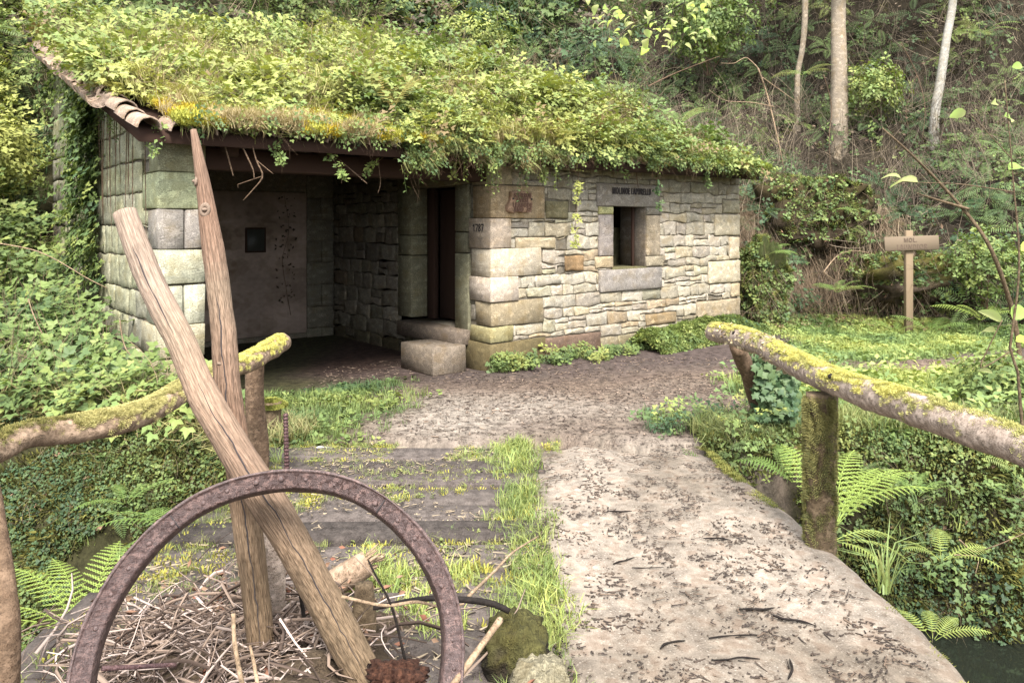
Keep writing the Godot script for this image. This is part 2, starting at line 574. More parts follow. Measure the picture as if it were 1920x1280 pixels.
	st = newst()                        # fallen curled leaf
	leaf(st, Vector3(-0.03, 0.004, 0), Vector3.RIGHT, Vector3(0.2, 1, 0.3), 0.07, 0.04, 0.5, -0.2)
	LF.litter = done(st, false)
	st = newst()                        # short stick
	sliver(st, Vector3(-0.5, 0, 0), Vector3(0.5, 0, 0), 0.06, Vector3(0, 0, 0.02), 2)
	LF.stick = done(st, false)
	st = newst()                        # long straight straw
	sliver(st, Vector3(-0.5, 0, 0), Vector3(0.5, 0, 0), 0.012, Vector3(0, 0.05, 0.08), 4)
	LF.straw = done(st, false)

# ---------------------------------------------------------------- ground
const FOOT := [[-40.0, 6.0], [-14.0, 8.6], [-8.5, 10.0], [-6.4, 11.3], [0.1, 16.5], [3.9, 12.4], [5.2, 12.9], [7.0, 11.7], [9.0, 10.6], [14.0, 8.5], [40.0, 6.0]]
func foot(x: float) -> float:
	for i in FOOT.size() - 1:
		if x < FOOT[i + 1][0]:
			return lerpf(FOOT[i][1], FOOT[i + 1][1], clampf((x - FOOT[i][0]) / (FOOT[i + 1][0] - FOOT[i][0]), 0, 1))
	return 6.0

func bank(x: float) -> float:
	return 5.68 + n1.get_noise_2d(x * 14.0, 5.0) * 0.22 + 0.62 * ss(-1.6, -2.6, x) + 0.2 * ss(1.6, 2.6, x) - 0.03 * absf(x)

func to_house(x: float, d: float) -> Vector2:      # (along the facade, into the building)
	var p := Vector2(x + 0.24, d - 8.86)
	return Vector2(p.x * 0.776 + p.y * 0.63, p.x * -0.63 + p.y * 0.776)

func height(x: float, d: float) -> float:
	var g := n1.get_noise_2d(x * 6.0, d * 6.0) * 0.05 + n1.get_noise_2d(x * 30.0, d * 30.0) * 0.012
	var flat := 1.0 - ss(1.5, 0.0, maxf(absf(x) - 1.6, maxf(d - 5.5, 1.0 - d)))
	g *= 0.35 + 0.65 * flat
	if x < -2.0 and d > 4.6:
		g += 0.20 * ss(-2.0, -3.1, x) + maxf(0.0, -4.2 - x) * 0.28
	g += 0.062 * ss(8.8, 6.6, d) * ss(5.0, 5.45, d) * ss(-2.0, -1.2, x) * ss(2.7, 1.9, x)
	if x > 2.0 and d > 4.6 and d < 9.0:
		g += 0.06 * ss(2.0, 3.0, x)
	var h := to_house(x, d)
	if h.x > -3.6 and h.x < 4.85 and h.y > -0.2 and h.y < 5.7:
		g = lerpf(g, -0.06, ss(-0.2, 0.4, h.y))
	var e := d - foot(x)
	if e > -1.2 and not (h.x > -3.6 and h.x < 4.9 and h.y < 5.75):
		var wr := ss(1.5, 3.6, x)
		var wl := ss(-5.6, -7.4, x)
		var lump := n1.get_noise_2d(x * 4.5, d * 4.5 + 100.0) * 0.9 + n1.get_noise_2d(x * 15.0, d * 15.0) * 0.22
		var steep := 1.25 * ss(-0.15, 0.75, e) + 0.56 * maxf(0.0, e - 0.3) + 0.65 * maxf(0.0, e - 5.0) + 0.12 * ss(-1.2, 0.0, e)
		var back := 3.1 * ss(-0.25, 0.35, e) + 0.95 * maxf(0.0, e)
		var left := 0.9 * ss(-1.0, 1.2, e) + 0.95 * maxf(0.0, e)
		g += lerpf(lerpf(back, left, wl), steep, wr) + lump * ss(0.1, 2.0, e)
	var bk := bank(x)
	if d < bk + 0.1:
		var w := 0.34 + 0.75 * ss(-1.7, -3.2, x) + n1.get_noise_2d(x * 10.0, 60.0) * 0.1
		var k := ss(0.0, w, bk - d) * ss(0.5, 1.1, d)
		var rub := (n1.get_noise_2d(x * 22.0, d * 22.0) * 0.16 + n1.get_noise_2d(x * 7.0, d * 9.0) * 0.2) * k
		g = lerpf(g, -1.5, k) + rub
		if x < -1.6:                                      # a mossy ledge half way down the left bank
			g += 0.30 * ss(0.25, 0.6, (bk - d) / w) * ss(1.15, 0.8, (bk - d) / w)
	return g

func slope(x: float, d: float) -> Vector3:
	var e := 0.08
	var dx := (height(x + e, d) - height(x - e, d)) / (2 * e)
	var dd := (height(x, d + e) - height(x, d - e)) / (2 * e)
	return Vector3(-dx, 1.0, dd).normalized()

func P(x: float, d: float, up := 0.0) -> Vector3:
	return Vector3(x, height(x, d) + up, -d)

func in_grass(x: float, d: float) -> float:         # how much grass grows on the level ground
	var w := n2.get_noise_2d(x * 9.0, d * 9.0) * 0.35
	var out := 0.0
	if x < 0.2 and d > 5.4 and d < 9.2:
		out = maxf(out, ss(-0.75, -1.5, x + (d - 7.0) * 0.02 + w) * ss(8.9, 7.9, d + w))
	if x > 1.9 and d > 5.6 and d < 8.4:
		out = maxf(out, ss(1.9, 2.7, x + w) * ss(8.35, 7.8, d + w * 1.2 - (x - 4.0) * 0.06))
	if x > 3.0 and d > 8.4:
		out = maxf(out, ss(3.3, 4.3, x + w - (d - 10.0) * 0.2) * ss(8.8, 9.5, d + w + (4.6 - x) * 0.5))
	return clampf(out, 0, 1)

func build_ground() -> void:
	var xs := []
	var x := -34.0
	while x < 34.0:
		xs.append(x)
		x += 0.14 if absf(x + 0.0) < 5.0 else (0.22 if absf(x) < 10.0 else 0.8)
	var ds := []
	var d := -16.0
	while d < 38.0:
		ds.append(d)
		d += 0.8 if d < 0.0 else (0.09 if d < 6.8 else (0.16 if d < 16.5 else (0.35 if d < 24.0 else 0.9)))
	var st := newst()
	for dd in ds:
		for xx in xs:
			var h := height(xx, dd)
			var gr := in_grass(xx, dd)
			var c := lin(0.245, 0.19, 0.155)                                  # trodden earth
			c = c.lerp(lin(0.38, 0.345, 0.31), ss(8.3, 6.2, dd + 0.9 * n2.get_noise_2d(xx * 9.0, dd * 9.0)) * ss(-1.8, -0.4, xx) * ss(3.0, 1.6, xx))
			c = c.lerp(lin(0.17, 0.13, 0.105), 0.8 * ss(-0.2, 0.35, n2.get_noise_2d(xx * 5.0, dd * 5.0)))
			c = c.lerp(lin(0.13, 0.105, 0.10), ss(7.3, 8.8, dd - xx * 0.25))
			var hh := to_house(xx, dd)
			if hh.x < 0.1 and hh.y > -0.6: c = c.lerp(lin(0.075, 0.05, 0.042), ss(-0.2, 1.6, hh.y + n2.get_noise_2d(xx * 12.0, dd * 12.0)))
			c = c.lerp(lin(0.075, 0.085, 0.035), gr * 0.8)
			var e: float = dd - foot(xx)
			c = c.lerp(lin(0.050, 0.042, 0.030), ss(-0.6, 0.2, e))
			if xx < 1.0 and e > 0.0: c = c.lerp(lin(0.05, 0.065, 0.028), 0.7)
			c = c.lerp(lin(0.050, 0.044, 0.026), ss(0.12, -0.1, bank(xx) - 0.1 - dd + 0.25) * 0.0 + ss(-0.12, -0.3, h) * ss(0.3, -0.1, dd - bank(xx)))
			if xx < -2.2 and dd > 5.0: c = c.lerp(lin(0.06, 0.06, 0.03), ss(-2.2, -2.8, xx))
			if dd < 1.0: c = c.lerp(lin(0.12, 0.11, 0.07), 0.6)
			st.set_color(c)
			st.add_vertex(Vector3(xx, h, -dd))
	var nx := xs.size()
	for j in ds.size() - 1:
		for i in nx - 1:
			var a := j * nx + i
			var b := a + 1
			var e := a + nx
			var f := e + 1
			for k in [a, e, f, a, f, b]: st.add_index(k)
	st.generate_normals()
	var o := put("ground", st.commit(), M.soil)
	tag(o, "brown trodden earth yard rising into a steep wooded hillside behind the stone mill", "", "", "structure")
	var w := PlaneMesh.new()
	w.size = Vector2(60, 6.5)
	w.subdivide_width = 4
	var wo := put("stream_water", w, M.water)
	wo.position = Vector3(0, -1.28, -3.2)
	tag(wo, "dark still stream water running under the footbridge", "", "", "structure")

# ---------------------------------------------------------------- masonry
func area_of(p: PackedVector2Array) -> float:
	var a := 0.0
	for i in p.size():
		var q := p[(i + 1) % p.size()]
		a += p[i].x * q.y - q.x * p[i].y
	return a * 0.5

func stone_mesh(poly: PackedVector2Array, proud: float, col: Color, bevel := 0.0065, rough := 0.009) -> ArrayMesh:   # face in the xy plane, towards +z
	var p := poly.duplicate()
	if area_of(p) < 0.0: p.reverse()
	var fine := PackedVector2Array()
	for i in p.size():
		var a := p[i]
		var b := p[(i + 1) % p.size()]
		var n := int(clampf(ceil(a.distance_to(b) / 0.09), 1, 5))
		for k in n:
			var q := a.lerp(b, float(k) / n)
			fine.append(q + Vector2(rr(-1, 1), rr(-1, 1)) * rough * (0.4 if k == 0 else 1.0))
	p = fine
	var n := p.size()
	var c := Vector2.ZERO
	for q in p: c += q
	c /= n
	var inner := PackedVector2Array()
	for i in n:
		var e := (p[(i + 1) % n] - p[(i + n - 1) % n]).normalized()
		inner.append(p[i] + Vector2(-e.y, e.x) * bevel)
	var st := newst()
	st.set_color(col)
	var convex := Geometry2D.convex_hull(p)
	var fan := area_of(p) > 0.9 * absf(area_of(convex))
	var zi := []
	for i in n: zi.append(proud + rr(-0.004, 0.004))
	for i in n:
		var j := (i + 1) % n
		var b0 := Vector3(p[i].x, p[i].y, -0.05)
		var b1 := Vector3(p[j].x, p[j].y, -0.05)
		var o0 := Vector3(p[i].x, p[i].y, proud - bevel)
		var o1 := Vector3(p[j].x, p[j].y, proud - bevel)
		var f0 := Vector3(inner[i].x, inner[i].y, zi[i])
		var f1 := Vector3(inner[j].x, inner[j].y, zi[j])
		quad(st, b0, b1, o1, o0)
		quad(st, o0, o1, f1, f0)
		if fan:
			var m0 := inner[i].lerp(c, 0.5)
			var m1 := inner[j].lerp(c, 0.5)
			var z0: float = proud + 0.000 + 0.004 * sin(i * 2.1 + p[0].x * 40.0)
			var z1: float = proud + 0.000 + 0.004 * sin(j * 2.1 + p[0].x * 40.0)
			quad(st, f0, f1, Vector3(m1.x, m1.y, z1), Vector3(m0.x, m0.y, z0))
			tri(st, Vector3(m0.x, m0.y, z0), Vector3(m1.x, m1.y, z1), Vector3(c.x, c.y, proud))
	if not fan:
		var t := Geometry2D.triangulate_polygon(inner)
		for k in range(0, t.size(), 3):
			var a := inner[t[k]]
			var b := inner[t[k + 1]]
			var d := inner[t[k + 2]]
			if (b - a).cross(d - a) < 0.0:
				var sw := b; b = d; d = sw
			tri(st, Vector3(a.x, a.y, zi[t[k]]), Vector3(b.x, b.y, zi[t[k + 1]]), Vector3(d.x, d.y, zi[t[k + 2]]))
	return done(st)

func rect(x0: float, y0: float, x1: float, y1: float) -> PackedVector2Array:
	return PackedVector2Array([Vector2(x0, y0), Vector2(x1, y0), Vector2(x1, y1), Vector2(x0, y1)])

func grown(p: PackedVector2Array, d: float) -> PackedVector2Array:
	var r := Geometry2D.offset_polygon(p, d, Geometry2D.JOIN_MITER)
	return r[0] if r.size() else PackedVector2Array()

func rubble(w0: float, w1: float, h0: float, h1: float, course: Vector2, width: Vector2, blocked: Array, wave: float, sd: int, split := 0.3, joint := 0.0062) -> Array:
	rng.seed = sd
	var out := []
	var y := h0
	var row := 0
	while y < h1 - 0.03:
		var hh := rr(course.x, course.y)
		if y + hh > h1 - 0.05: hh = h1 - y
		var x := w0
		while x < w1 - 0.03:
			var ww := rr(width.x, width.y) * (0.75 + 0.5 * hh / course.y)
			if x + ww > w1 - 0.09: ww = w1 - x
			var cell := PackedVector2Array()
			var lo := func(q: float) -> float: return y + (n1.get_noise_2d(q * 60.0, row * 37.0 + sd) * wave if row > 0 else 0.0)
			var hi := func(q: float) -> float: return y + hh + (n1.get_noise_2d(q * 60.0, (row + 1) * 37.0 + sd) * wave if y + hh < h1 - 0.01 else 0.0)
			var skew := rr(-0.012, 0.012)
			for k in 3: cell.append(Vector2(x + ww * k / 2.0 + (skew if k == 0 else 0.0), lo.call(x + ww * k / 2.0)))
			for k in [2, 1, 0]: cell.append(Vector2(x + ww * k / 2.0 - (skew if k == 0 else 0.0), hi.call(x + ww * k / 2.0)))
			var cells := [cell]
			if rng.randf() < split and hh > 0.1 and ww < 0.36:
				var m := y + hh * rr(0.4, 0.62)
				cells = Geometry2D.intersect_polygons(cell, rect(x - 1, y - 1, x + ww + 1, m)) + Geometry2D.intersect_polygons(cell, rect(x - 1, m, x + ww + 1, y + hh + 1))
			for b in blocked:
				var nxt := []
				for q in cells: nxt.append_array(Geometry2D.clip_polygons(q, b))
				cells = nxt
			for q in cells:
				var s := Geometry2D.offset_polygon(q, -joint, Geometry2D.JOIN_MITER)
				for z in s:
					if absf(area_of(z)) > 0.0028: out.append(z)
			x += ww
		y += hh
		row += 1
	return out

func stone_tint(y: float) -> Color:
	var k := rng.randf()
	var c := lin(0.52, 0.48, 0.41)
	if k < 0.30: c = lin(0.55, 0.515, 0.46)
	elif k < 0.48: c = lin(0.47, 0.43, 0.36)
	elif k < 0.60: c = lin(0.40, 0.36, 0.33)
	elif k < 0.68: c = lin(0.47, 0.41, 0.31)
	elif k < 0.715: c = lin(0.39, 0.30, 0.21)
	elif k < 0.79: c = lin(0.43, 0.42, 0.33)
	elif k < 0.92: c = lin(0.58, 0.52, 0.47)
	c = c.lerp(lin(0.48, 0.44, 0.37), 0.28) * rr(0.76, 1.06)
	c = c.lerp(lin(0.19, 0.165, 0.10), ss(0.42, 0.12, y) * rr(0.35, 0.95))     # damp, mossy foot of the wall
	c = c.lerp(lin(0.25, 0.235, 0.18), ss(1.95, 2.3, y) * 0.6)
	return Color(c.r, c.g, c.b)

func lettering(text: String, size: float, material: Material, parent: Node, pos: Vector3, basis := Basis.IDENTITY, depth := 0.004, squeeze := 1.0) -> void:
	var t := TextMesh.new()
	var f := SystemFont.new()
	f.font_names = PackedStringArray(["Droid Sans"])
	f.font_weight = 700
	t.font = f
	t.text = text
	t.font_size = 64
	t.pixel_size = size / 46.0
	t.depth = depth
	var o := put("lettering", t, material, parent)
	o.transform = Transform3D(basis.scaled_local(Vector3(squeeze, 1, 1)), pos)

func box_part(called: String, parent: Node, x0: float, x1: float, y0: float, y1: float, z0: float, z1: float, m: Material, bevel := 0.01, jit := 0.004, col := Color.WHITE) -> MeshInstance3D:
	var o := put(called, bump_box(Vector3(x1 - x0, y1 - y0, z1 - z0), bevel, jit, col), m, parent)
	o.position = Vector3((x0 + x1) / 2, y0, (z0 + z1) / 2)
	return o

func roof_under(z: float) -> float:
	return 2.31 + 0.305 * (0.36 - z)

func slope_wall(st: SurfaceTool, x0: float, x1: float, za: float, zb: float, y0: float) -> void:   # wall block under the sloping roof, za nearer the eave
	var p := [Vector3(x0, y0, za), Vector3(x1, y0, za), Vector3(x1, y0, zb), Vector3(x0, y0, zb)]
	var q := []
	for v in p: q.append(Vector3(v.x, roof_under(v.z) - 0.004, v.z))
	for i in 4:
		var j := (i + 1) % 4
		quad(st, p[i], p[j], q[j], q[i])
	quad(st, q[0], q[1], q[2], q[3])
	quad(st, p[3], p[2], p[1], p[0])

var stones: Array = []

func queue_stone(m: ArrayMesh, material: Material, wall: Node, xf: Transform3D, area: float) -> void:
	var w := house.transform * xf
	var c := w * m.get_aabb().get_center()
	var v := c - Vector3(0, EYE, 0)
	stones.append([area * absf(w.basis.z.dot(v.normalized())) / v.length_squared(), m, material, wall, xf])

func lay_stones() -> void:                      # the stones that show largest are pieces of their own, the rest one joined part
	stones.sort_custom(func(a, b): return a[0] > b[0])
	var rest := {M.stone: newst(), M.ashlar: newst()}
	for i in stones.size():
		var q: Array = stones[i]
		if i < 280:
			put("stone", q[1], q[2], q[3]).transform = q[4]
		else:
			rest[q[2]].append_from(q[1], 0, q[4])
	var am := ArrayMesh.new()
	for k in rest:
		rest[k].commit(am)
		am.surface_set_material(am.get_surface_count() - 1, k)
	put("smaller_stones", am, null, house).set_meta("kind", "stuff")

func build_house() -> void:
	rng.seed = 5
	house = thing("stone_mill_house", "low stone mill cottage with open porch, small window and overgrown roof", "house", Vector3(-0.24, 0, -8.86), 0.6815)
	var W := 4.82
	var top := 2.36
	# ---- front wall of the closed room, with its window hole (2.01..2.66, 1.07..1.88)
	var st := newst()
	for b in [[0.012, 2.01, -0.4, top], [2.66, W - 0.012, -0.4, top], [2.01, 2.66, -0.4, 1.05], [2.01, 2.66, 1.90, top]]:
		var bm := BoxMesh.new()
		bm.size = Vector3(b[1] - b[0], b[3] - b[2], 0.42)
		st.append_from(bm, 0, Transform3D(Basis(), Vector3((b[0] + b[1]) / 2, (b[2] + b[3]) / 2, -0.225)))
	var front := put("front_wall", st.commit(), M.mortar, house)
	var named := [   # x0 y0 x1 y1 proud colour
		["window_lintel", 1.71, 1.885, 2.95, 2.18, 0.012, lin(0.33, 0.30, 0.28)],
		["window_jamb", 1.74, 1.78, 2.01, 1.875, 0.014, lin(0.46, 0.455, 0.25)],
		["window_jamb", 1.75, 1.24, 2.01, 1.77, 0.016, lin(0.36, 0.32, 0.315)],
		["window_jamb", 1.69, 1.085, 2.01, 1.23, 0.012, lin(0.46, 0.38, 0.27)],
		["window_jamb", 2.66, 1.78, 2.98, 1.875, 0.012, lin(0.27, 0.25, 0.23)],
		["window_jamb", 2.66, 1.22, 2.945, 1.77, 0.016, lin(0.40, 0.34, 0.27)],
		["window_jamb", 2.66, 1.075, 3.01, 1.21, 0.012, lin(0.38, 0.33, 0.26)],
		["window_sill", 1.76, 0.77, 2.97, 1.055, 0.030, lin(0.34, 0.31, 0.305)],
		["stone", 0.83, 1.715, 1.21, 1.935, 0.020, lin(0.22, 0.20, 0.13)],
		["stone", 0.37, 1.35, 0.99, 1.495, 0.015, lin(0.52, 0.45, 0.34)],
		["quoin", 4.19, 1.475, W, 1.80, 0.020, lin(0.50, 0.45, 0.36)],
		["quoin", 4.55, 1.115, W, 1.46, 0.016, lin(0.51, 0.45, 0.36)],
		["quoin", 4.04, 0.765, W, 1.10, 0.022, lin(0.52, 0.465, 0.37)],
		["quoin", 4.60, 0.535, W, 0.75, 0.016, lin(0.46, 0.385, 0.28)],
		["quoin", 3.76, 0.25, W, 0.52, 0.024, lin(0.38, 0.32, 0.24)],
		["quoin", 4.39, 1.815, W, 2.02, 0.016, lin(0.37, 0.34, 0.26)],
		["stone", 0.76, 0.04, 1.78, 0.27, 0.020, lin(0.17, 0.12, 0.095)],
		["stone", 2.66, 0.26, 3.30, 0.42, 0.016, lin(0.31, 0.24, 0.16)],
		["stone", 1.16, 1.06, 1.48, 1.26, 0.016, lin(0.34, 0.235, 0.14)],
	]
	var blocked := [rect(1.98, 1.05, 2.69, 1.90)]
	for a in named:
		rng.seed = int(a[1] * 1000) + int(a[2] * 77)
		var r := rect(a[1], a[2], a[3], a[4])
		var pl: PackedVector2Array = r
		if a[0] == "stone" or a[0] == "quoin": pl = grown(r, -0.006)
		var trim: bool = a[0].begins_with("window")
		var m := stone_mesh(pl, a[5], a[6], 0.008 if trim else 0.014, 0.003 if trim else 0.007)
		var o := put(a[0], m, M.ashlar if trim else M.stone, front if a[0] == "stone" else house)
		if a[0] == "window_lintel":
			lettering("MOLINOE LAPURELLU", 0.085, M.paint_dark, o, Vector3(2.36, 2.085, 0.022), Basis.IDENTITY, 0.008, 0.62)
		if a[0] == "window_jamb" or a[0] == "window_lintel" or a[0] == "window_sill":
			pass
		blocked.append(grown(r, 0.004))
	# corner stones that show on both faces: x depth on the front, depth along the side
	var corners := [
		[2.115, 2.315, 0.29, 0.34, lin(0.40, 0.36, 0.27)], [1.725, 2.10, 0.80, 0.34, lin(0.43, 0.335, 0.23)], [1.37, 1.715, 0.275, 0.40, lin(0.50, 0.42, 0.36)],
		[1.045, 1.36, 0.755, 0.36, lin(0.56, 0.50, 0.42)], [0.76, 1.035, 0.385, 0.39, lin(0.55, 0.48, 0.43)], [0.475, 0.75, 0.785, 0.28, lin(0.33, 0.28, 0.20)],
		[0.285, 0.465, 0.32, 0.39, lin(0.33, 0.305, 0.18)], [-0.2, 0.275, 0.82, 0.46, lin(0.15, 0.125, 0.07)]]
	var sideblock := []
	for c in corners:
		rng.seed = int(c[0] * 500) + 900
		var pr := rr(0.016, 0.028)
		var q := box_part("quoin", house, -pr, c[2], c[0], c[1], -c[3], pr, M.stone, 0.007, 0.008, c[4])
		blocked.append(rect(-1, c[0] - 0.008, c[2] + 0.008, c[1] + 0.008))
		sideblock.append(rect(-1, c[0] - 0.008, c[3] + 0.008, c[1] + 0.008))
		if absf(c[0] - 1.37) < 0.01:
			lettering("1787", 0.09, M.paint_dark, q, Vector3(-(c[2] + pr) / 2 - 0.0015, 0.235, -0.02), Basis(Vector3.UP, -PI / 2), 0.012, 0.8)
	for pl in rubble(0.0, W, -0.25, top, Vector2(0.105, 0.185), Vector2(0.15, 0.38), blocked, 0.05, 41, 0.30):
		var c := Vector2.ZERO
		for v in pl: c += v
		c /= pl.size()
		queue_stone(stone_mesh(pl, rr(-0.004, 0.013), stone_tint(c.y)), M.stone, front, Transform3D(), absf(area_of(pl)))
	# carved plaque on the ochre corner stone
	rng.seed = 12
	var pq := put("inscribed_plaque", stone_mesh(PackedVector2Array([Vector2(0.20, 1.80), Vector2(0.30, 1.775), Vector2(0.34, 1.80), Vector2(0.44, 1.785), Vector2(0.57, 1.80), Vector2(0.585, 1.92), Vector2(0.575, 2.025), Vector2(0.40, 2.045), Vector2(0.25, 2.03), Vector2(0.24, 1.93), Vector2(0.19, 1.86)]), 0.062, lin(0.36, 0.24, 0.18), 0.014, 0.006), M.stone, house)
	var ly := 1.985
	for t in ["SIERRUI", "AVRIE", "LEABODE", "AÑO  32"]:
		lettering(t, 0.052, M.carved, pq, Vector3(0.415, ly, 0.070), Basis.IDENTITY, 0.008, 0.95)
		ly -= 0.056
	for hx in [0.275, 0.555]:
		var cy := CylinderMesh.new()
		cy.top_radius = 0.011; cy.bottom_radius = 0.011; cy.height = 0.02; cy.radial_segments = 10; cy.rings = 1
		var hole := put("bolt_hole", cy, M.paint_dark, pq)
		hole.transform = Transform3D(Basis(Vector3.RIGHT, PI / 2), Vector3(hx, 1.945, 0.062))
	# window: deep reveals and an upright bar
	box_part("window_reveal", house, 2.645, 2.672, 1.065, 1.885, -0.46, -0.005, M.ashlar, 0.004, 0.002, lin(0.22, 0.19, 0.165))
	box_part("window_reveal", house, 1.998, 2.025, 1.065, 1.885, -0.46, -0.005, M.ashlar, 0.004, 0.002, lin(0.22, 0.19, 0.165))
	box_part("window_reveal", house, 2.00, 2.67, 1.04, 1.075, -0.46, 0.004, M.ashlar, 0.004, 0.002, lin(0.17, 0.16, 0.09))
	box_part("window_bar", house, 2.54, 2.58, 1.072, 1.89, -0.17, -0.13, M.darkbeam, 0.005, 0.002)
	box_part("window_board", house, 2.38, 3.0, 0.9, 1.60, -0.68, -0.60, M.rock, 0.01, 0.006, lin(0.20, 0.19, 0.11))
	# ---- wall with the doorway, on the porch side (plane x = 0, door 0.70..1.68 into the building, 0.40..2.12 high)
	var depth := 4.0
	st = newst()
	slope_wall(st, 0.016, 0.376, -0.438, -0.70, -0.4)
	slope_wall(st, 0.016, 0.376, -1.68, -depth, -0.4)
	slope_wall(st, 0.016, 0.376, -0.70, -1.68, 2.12)
	quad(st, Vector3(0.016, -0.4, -0.0155), Vector3(0.016, 2.38, -0.0155), Vector3(0.016, 2.38, -0.438), Vector3(0.016, -0.4, -0.438))
	var sb := BoxMesh.new()
	sb.size = Vector3(0.36, 0.8, 0.98)
	st.append_from(sb, 0, Transform3D(Basis(), Vector3(0.196, 0.0, -1.19)))
	st.generate_normals()
	var dwall := put("porch_wall", st.commit(), M.mortar, house)
	var turn := Basis(Vector3.UP, -PI / 2)          # local +z of a stone looks along -x; its +x runs into the building
	sideblock.append_array([rect(0.40, 0.22, 2.04, 2.36)])
	# stones of that wall: drawn in (distance into the building, height); seen from -x the first axis runs leftwards
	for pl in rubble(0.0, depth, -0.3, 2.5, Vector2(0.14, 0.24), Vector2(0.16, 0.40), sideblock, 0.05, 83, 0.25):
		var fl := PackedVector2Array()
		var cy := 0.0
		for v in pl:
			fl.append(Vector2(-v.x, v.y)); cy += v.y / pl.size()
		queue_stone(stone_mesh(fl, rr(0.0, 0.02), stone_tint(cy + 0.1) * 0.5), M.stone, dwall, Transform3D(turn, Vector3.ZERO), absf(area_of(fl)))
	var dress := lin(0.23, 0.22, 0.16)
	for b in [["door_jamb", 0.41, 0.69, 0.36, 1.30], ["door_jamb", 0.43, 0.69, 1.31, 1.55], ["door_jamb", 0.41, 0.69, 1.56, 2.12], ["door_jamb", 1.68, 2.03, 0.42, 1.23], ["door_jamb", 1.68, 2.02, 1.24, 1.50], ["door_jamb", 1.68, 2.03, 1.51, 2.12]]:
		box_part(b[0], house, -0.03, 0.30, b[3], b[4], -b[2], -b[1], M.ashlar, 0.012, 0.004, dress * rr(0.85, 1.15))
	box_part("door_lintel", house, -0.035, 0.30, 2.125, 2.36, -2.06, -0.42, M.ashlar, 0.012, 0.004, lin(0.24, 0.22, 0.16))
	box_part("threshold", house, -0.22, 0.36, 0.215, 0.40, -1.75, -0.40, M.ashlar, 0.012, 0.004, lin(0.17, 0.14, 0.12))
	box_part("door_frame", house, 0.20, 0.28, 0.405, 2.12, -1.66, -1.50, M.darkbeam, 0.006, 0.002)
	var door := box_part("door", house, 0.30, 0.34, 0.42, 2.10, -1.50, -1.13, M.darkbeam, 0.004, 0.002)
	# ---- back wall of the porch, plaster panel and its stone corner
	var L := -3.57
	var bm2 := BoxMesh.new()
	bm2.size = Vector3(3.24, 4.0, 0.30)
	var back := put("porch_back_wall", bm2, M.mortar, house)
	back.position = Vector3(-1.60, 1.6, -4.16)
	box_part("plaster_panel", house, -3.20, -0.46, 0.02, 2.12, -4.012, -3.96, M.plaster, 0.008, 0.003)
	for i in 9:
		rng.seed = 300 + i
		var hy := -0.25 + i * 0.33
		for pr in ([[-0.45, -0.02]] if i % 2 else [[-0.45, -0.22], [-0.21, -0.02]]):
			box_part("stone", back, pr[0] + 1.60, pr[1] + 1.60, hy - 1.6, hy + 0.318 - 1.6, 0.10, 0.19, M.stone, 0.012, 0.005, lin(0.19, 0.18, 0.15) * rr(0.85, 1.1))
	# ---- left wall with its end pillar
	st = newst()
	slope_wall(st, L + 0.015, L + 0.335, -0.05, -5.45, -0.6)
	var lwall := put("left_wall", done(st, false), M.mortar, house)
	var lev := [-0.35, 0.17, 0.485, 0.776, 1.125, 1.43, 1.78, 2.10, 2.40]
	var lblock := []
	for i in 8:
		rng.seed = 410 + i
		var dl: float = [0.34, 0.30, 0.55, 0.36, 0.62, 0.30, 0.50, 0.26][i]
		var cc: Color = [lin(0.30, 0.30, 0.18), lin(0.43, 0.39, 0.29), lin(0.44, 0.41, 0.32), lin(0.48, 0.475, 0.40), lin(0.46, 0.46, 0.38), lin(0.34, 0.31, 0.30), lin(0.47, 0.50, 0.34), lin(0.33, 0.33, 0.24)][i]
		if i == 5 or i == 3:
			box_part("quoin", house, L - 0.02, L + 0.19, lev[i] + 0.006, lev[i + 1] - 0.006, -dl, 0.02, M.ashlar, 0.008, 0.007, cc)
			box_part("quoin", house, L + 0.20, L + 0.37, lev[i] + 0.006, lev[i + 1] - 0.006, -0.34, 0.018, M.ashlar, 0.008, 0.007, cc * 1.06)
		else:
			box_part("quoin", house, L - 0.02, L + 0.37, lev[i] + 0.006, lev[i + 1] - 0.006, -dl, 0.02, M.ashlar, 0.008, 0.007, cc)
		lblock.append(rect(-1, lev[i] - 0.002, dl + 0.008, lev[i + 1] + 0.002))
	lblock.append(rect(4.28, 1.10, 4.72, 1.82))
	for pl in rubble(0.0, 5.4, -0.35, 3.7, Vector2(0.24, 0.36), Vector2(0.24, 0.52), lblock, 0.02, 57, 0.12, 0.009):
		var fl := PackedVector2Array()
		var mx := 0.0
		var cy := 0.0
		for v in pl:
			fl.append(Vector2(-v.x, v.y)); mx = maxf(mx, v.y - 2.40 - 0.3 * v.x); cy += v.y / pl.size()
		if mx > 0.1: continue
		var cc := lin(0.44, 0.45, 0.31).lerp(lin(0.38, 0.365, 0.33), rng.randf() * 0.8) * rr(0.85, 1.15)
		queue_stone(stone_mesh(fl, rr(0.0, 0.02), cc), M.ashlar, lwall, Transform3D(turn, Vector3(L + 0.002, 0, 0)), absf(area_of(fl)) * (0.25 if fl[0].x < -5.0 or cy < 0.2 else 1.0))
	# slit window
	box_part("slit_window_lintel", house, L - 0.03, L + 0.1, 1.63, 1.81, -4.71, -4.29, M.ashlar, 0.01, 0.004, lin(0.32, 0.30, 0.25))
	box_part("slit_window_jamb", house, L - 0.02, L + 0.08, 1.11, 1.62, -4.40, -4.29, M.ashlar, 0.01, 0.004, lin(0.36, 0.36, 0.25))
	box_part("slit_window_jamb", house, L - 0.02, L + 0.08, 1.11, 1.62, -4.71, -4.60, M.ashlar, 0.01, 0.004, lin(0.36, 0.36, 0.25))
